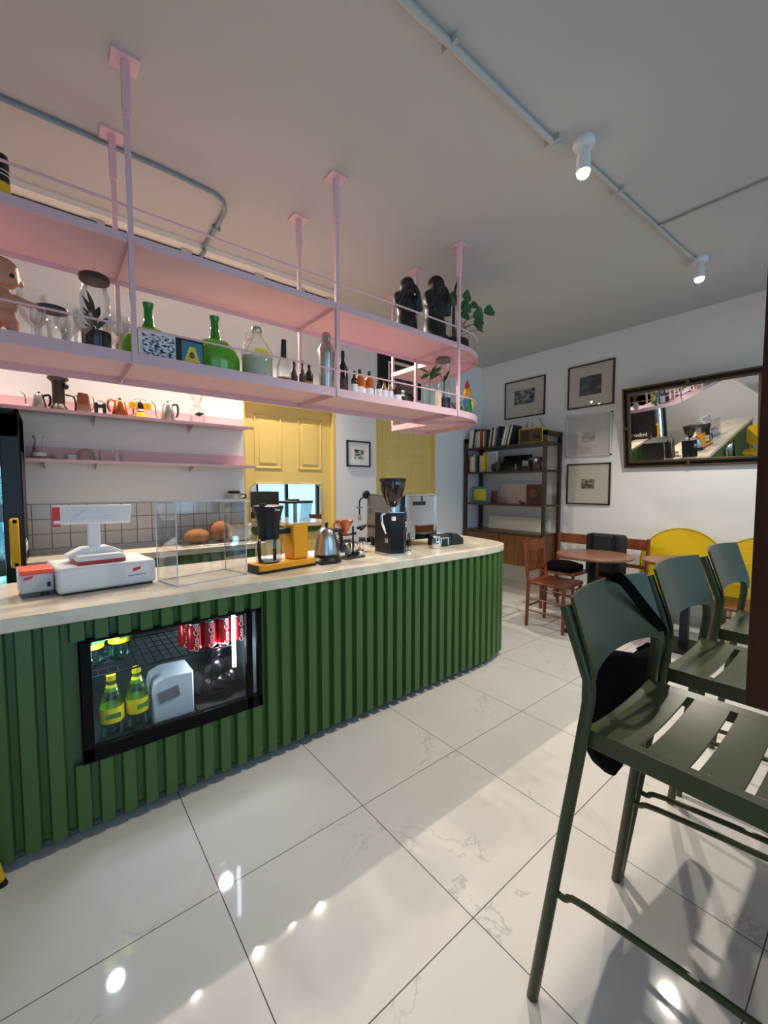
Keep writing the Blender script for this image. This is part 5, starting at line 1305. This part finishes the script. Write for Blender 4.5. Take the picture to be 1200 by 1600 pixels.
lf.out('leaves', mat('monstera_green', (52, 92, 46), .35, var=.25, vs=12), t); sm_.out('stems', M_leaf, t)
b = MB()
P = smooth_path([(-.02, -.02, .14), (-.022, -.02, .36), (-.02, -.03, .54), (.02, -.05, .66), (.085, -.08, .76)], 5)
v = []
for i, p_ in enumerate(P):
    q = i / (len(P) - 1); ww = .020 * (1 - q) ** .8 + .002
    v += [(p_[0] - ww, p_[1], p_[2]), (p_[0], p_[1] + .004, p_[2]), (p_[0] + ww, p_[1], p_[2]), (p_[0], p_[1] - .004, p_[2])]
f = []
for i in range(len(P) - 1):
    for e in range(4): f.append((4 * i + e, 4 * i + (e + 1) % 4, 4 * i + 4 + (e + 1) % 4, 4 * i + 4 + e))
b.add(v, f); b.out('sword_leaf', M_dleaf, t)
t = thing('hanging_lamp_bulb', 'small round white paper flower hanging off the upper rail beside the plant', 'ornament', (2.93, 2.42, 2.545))
b = MB(); b.ell((.02, 0, -.0), (.022, .022, .024))
for k in range(5): a = 2 * PI * k / 5; b.ell((.02 + .014 * math.cos(a), -.004, .014 * math.sin(a)), (.012, .010, .012), n=8)
b.out('ornament_body', M_paper, t); t.name = 'white_ornament'
t = thing('spirit_bottle', 'black bottle with a yellow base label at far left of the upper tier', 'bottle', (-.10, 2.13, ZH))
MB().lathe([(.026, 0), (.028, .006), (.028, .06), (.028, .075)]).out('bottle_body', mat('yellow_liquid', (226, 180, 30), .2), t)
MB().lathe([(.0275, .074), (.027, .15), (.024, .175), (0, .182)]).out('neck_sleeve', M_black, t)
for z in (.10, .115): MB().lathe([(.0282, z), (.0282, z + .003)]).out('pale_stripe', M_paper, t)
for k, (x, lab) in enumerate(((-.018, 'left'), (.085, 'middle'), (.182, 'right'))):
    lathe_thing('black_bowl', 'low upturned black bowl on the upper tier near the first post, %s of three' % lab, 'bowl', (x, 2.17, ZH), [('bowl_body', [(.040, 0), (.037, .030), (.029, .056), (.014, .070), (0, .073)], M_black, False)], 'low black bowls on the upper tier')

# ================================================================== THINGS ON THE WALL SHELVES
ZW, YW = 1.906, 3.73
def gooseneck(x, label, m, r_, h_, hm, side=-1, name='gooseneck_kettle', knob=M_black):
    t = thing(name, label, 'kettle', (x, YW, ZW))
    MB().lathe([(r_, 0), (r_ * .98, h_ * .1), (r_ * .62, h_ * .78), (r_ * .5, h_ * .84), (r_ * .2, h_ * .9)], n=32).out('kettle_body', m, t)
    MB().lathe([(r_ * .12, h_ * .88), (r_ * .2, h_ * .95), (0, h_)]).out('lid_knob', knob, t)
    MB().tube(smooth_path([(side * r_ * .85, 0, h_ * .12), (side * r_ * 1.5, 0, h_ * .2), (side * r_ * 1.6, 0, h_ * .65), (side * r_ * 2.1, 0, h_ * .88)], 5), .005).out('spout', m, t)
    MB().tube(smooth_path([(-side * r_ * .55, 0, h_ * .78), (-side * r_ * 1.25, 0, h_ * .82), (-side * r_ * 1.35, 0, h_ * .45), (-side * r_ * 1.1, 0, h_ * .22)], 4), .008).out('handle', hm, t)
    return t
gooseneck(-.035, 'grey steel gooseneck kettle at far left of the upper wall shelf', M_steel, .045, .125, M_black)
t = thing('manual_coffee_press', 'tall dark bronze lever coffee press on the upper wall shelf', 'coffee press', (.072, YW, ZW))
M_drk = mat('dark_bronze', (62, 54, 46), .4, .5)
MB().lathe([(.058, 0), (.055, .015), (.04, .04), (.034, .05), (.036, .06), (.036, .19), (.04, .2)], n=24).out('cylinder', M_drk, t)
MB().lathe([(.035, .2), (.062, .222), (.06, .235), (.03, .242)], n=24).out('top_plate', M_drk, t)
MB().ell((.04, -.02, .175), (.02, .02, .022)).out('knob', M_black, t)
MB().tube(smooth_path([(.04, 0, .12), (.085, 0, .11), (.095, 0, .05), (.09, 0, .01)], 4), .006).out('side_handle', M_drk, t)
t = thing('wood_coffee_pot', 'brown wood clad steel coffee pot on the upper wall shelf', 'coffee pot', (.212, YW, ZW))
MB().prism([(-.045, 0), (.045, 0), (.034, .135), (-.034, .14)], -.035, .035, Matrix.Rotation(R(90), 4, 'X')).out('pot_body', mat('brushed_brown', (150, 118, 100), .3, .6), t, bevel=.008)
MB().prism([(-.034, .06), (.03, .06), (.026, .138), (-.03, .142)], .034, .039, Matrix.Rotation(R(90), 4, 'X')).out('wood_panel', M_chair, t)
MB().tube(smooth_path([(-.035, 0, .12), (-.08, 0, .115), (-.11, 0, .13)], 4), .004).out('spout', M_steel, t); MB().tube(smooth_path([(.035, 0, .125), (.06, 0, .12), (.062, 0, .06), (.045, 0, .03)], 4), .004).out('handle', M_steel, t)
t = thing('wall_clock_timer', 'small black stand with white centre and arched handle on upper wall shelf', 'coffee scale', (.312, YW, ZW))
MB().box(-.036, -.014, -.02, .02, 0, .085).box(.014, .036, -.02, .02, 0, .085).box(-.014, .014, -.02, .02, .05, .075).out('stand_body', M_black, t); MB().box(-.014, .014, -.018, .018, 0, .05).out('white_centre', M_paper, t)
MB().tube(smooth_path([(-.03, 0, .085), (-.01, 0, .105), (.02, 0, .10), (.034, 0, .085)], 4), .004).out('arched_handle', M_steel, t); t.name = 'dripper_stand'
t = gooseneck(.437, 'hammered copper kettle on the upper wall shelf', M_copper, .056, .145, M_copper, 1, 'copper_kettle')
t = thing('moka_pot', 'yellow and glass moka pot with twin spouts on the upper wall shelf', 'moka pot', (.572, YW, ZW))
MB().lathe([(.042, 0), (.042, .03), (.034, .045)], n=24).out('base', mat('bright_yellow', (232, 178, 16), .35), t)
MB().lathe([(.030, .045), (.024, .055), (.036, .07)]).out('metal_waist', M_steel, t)
for s in (-1, 1): 
    MB().shell([(.028, .0), (.030, .005), (.030, .045)], (s * .048, 0, .075)).out('yellow_cup', mat('bright_yellow', (232, 178, 16), .35), t)
    MB().tube(smooth_path([(0, 0, .08), (0, 0, .14), (s * .02, 0, .155), (s * .045, 0, .14)], 4), .003).out('spout', M_steel, t)
MB().lathe([(.016, .07), (.020, .10), (.014, .125)]).out('centre_knob', M_black, t)
gooseneck(.765, 'brushed steel gooseneck kettle with black handle, nearest the glass dripper', M_steel, .056, .168, M_black, knob=M_steel)
t = thing('glass_dripper_set', 'glass cone dripper on a square glass server at the right of the upper wall shelf', 'dripper', (.99, YW, ZW))
b = MB(); b.shell([(.045, 0), (.06, .015), (.058, .10), (.04, .125), (.03, .14)]).out('server', M_glass, t)
MB().shell([(.012, .14), (.02, .16), (.06, .25), (.062, .255)]).out('cone', M_glass, t); MB().ring((0, 0, .148), .028, .004).out('collar_ring', M_glass, t)
MB().ell((0, -.055, .075), (.02, .015, .02)).tube([(-.03, -.058, .07), (.03, -.058, .08)], .010).out('black_grip', M_black, t); MB().box(-.05, .06, -.06, -.04, 0, .008).out('foot_strip', M_black, t)
# lower wall shelf
ZV = 1.566
lathe_thing('glass_decanter', 'clear glass decanter with dark handle at left on the lower wall shelf', 'decanter', (-.05, YW, ZV), [('glass_body', [(.036, 0), (.045, .02), (.03, .09), (.022, .125), (.034, .16)], M_glass, True), ('base_band', [(.0455, .02), (.042, .045)], M_paper, False)])
for k in range(2):
    lathe_thing('ceramic_bowl', 'small cream ceramic bowl on the lower wall shelf, %s of the stack' % ('bottom', 'top')[k], 'bowl', (.055, YW, ZV + k * .013), [('bowl_body', [(.018, .0 + .0), (.036, .012), (.042, .024)], mat('cream_ceramic', (206, 194, 168), .35), True)], 'cream bowls stacked on the lower wall shelf')
lathe_thing('ceramic_cup', 'small white ceramic cup beside the cream bowls', 'cup', (.130, YW, ZV), [('cup_body', [(.026, 0), (.030, .005), (.032, .036)], M_white, True)])
lathe_thing('glass_bowl', 'upturned clear glass bowl on the lower wall shelf', 'bowl', (.215, YW + .02, ZV), [('bowl_body', [(.068, 0), (.066, .03), (.05, .07), (.02, .09), (0, .092)], M_glass, True)])
lathe_thing('glass_tumbler', 'clear faceted tumbler right against the upturned glass bowl', 'glass', (.268, YW - .05, ZV), [('glass_body', [(.030, 0), (.034, .01), (.030, .055), (.034, .075)], M_glass, True)])
lathe_thing('glass_tumbler', 'clear straight tumbler standing alone on the lower wall shelf', 'glass', (.405, YW, ZV), [('glass_body', [(.026, 0), (.030, .005), (.034, .095)], M_glass, True), ('base_disc', [(.027, .002), (.027, .012)], M_glass, False)])
t = thing('power_outlet', 'black plug box at the left door jamb behind the coffee maker', 'outlet', (1.40, YB - .009, 1.02))
MB().box(-.022, .022, -.02, 0, -.015, .015).out('outlet_body', M_black, t, bevel=.003)
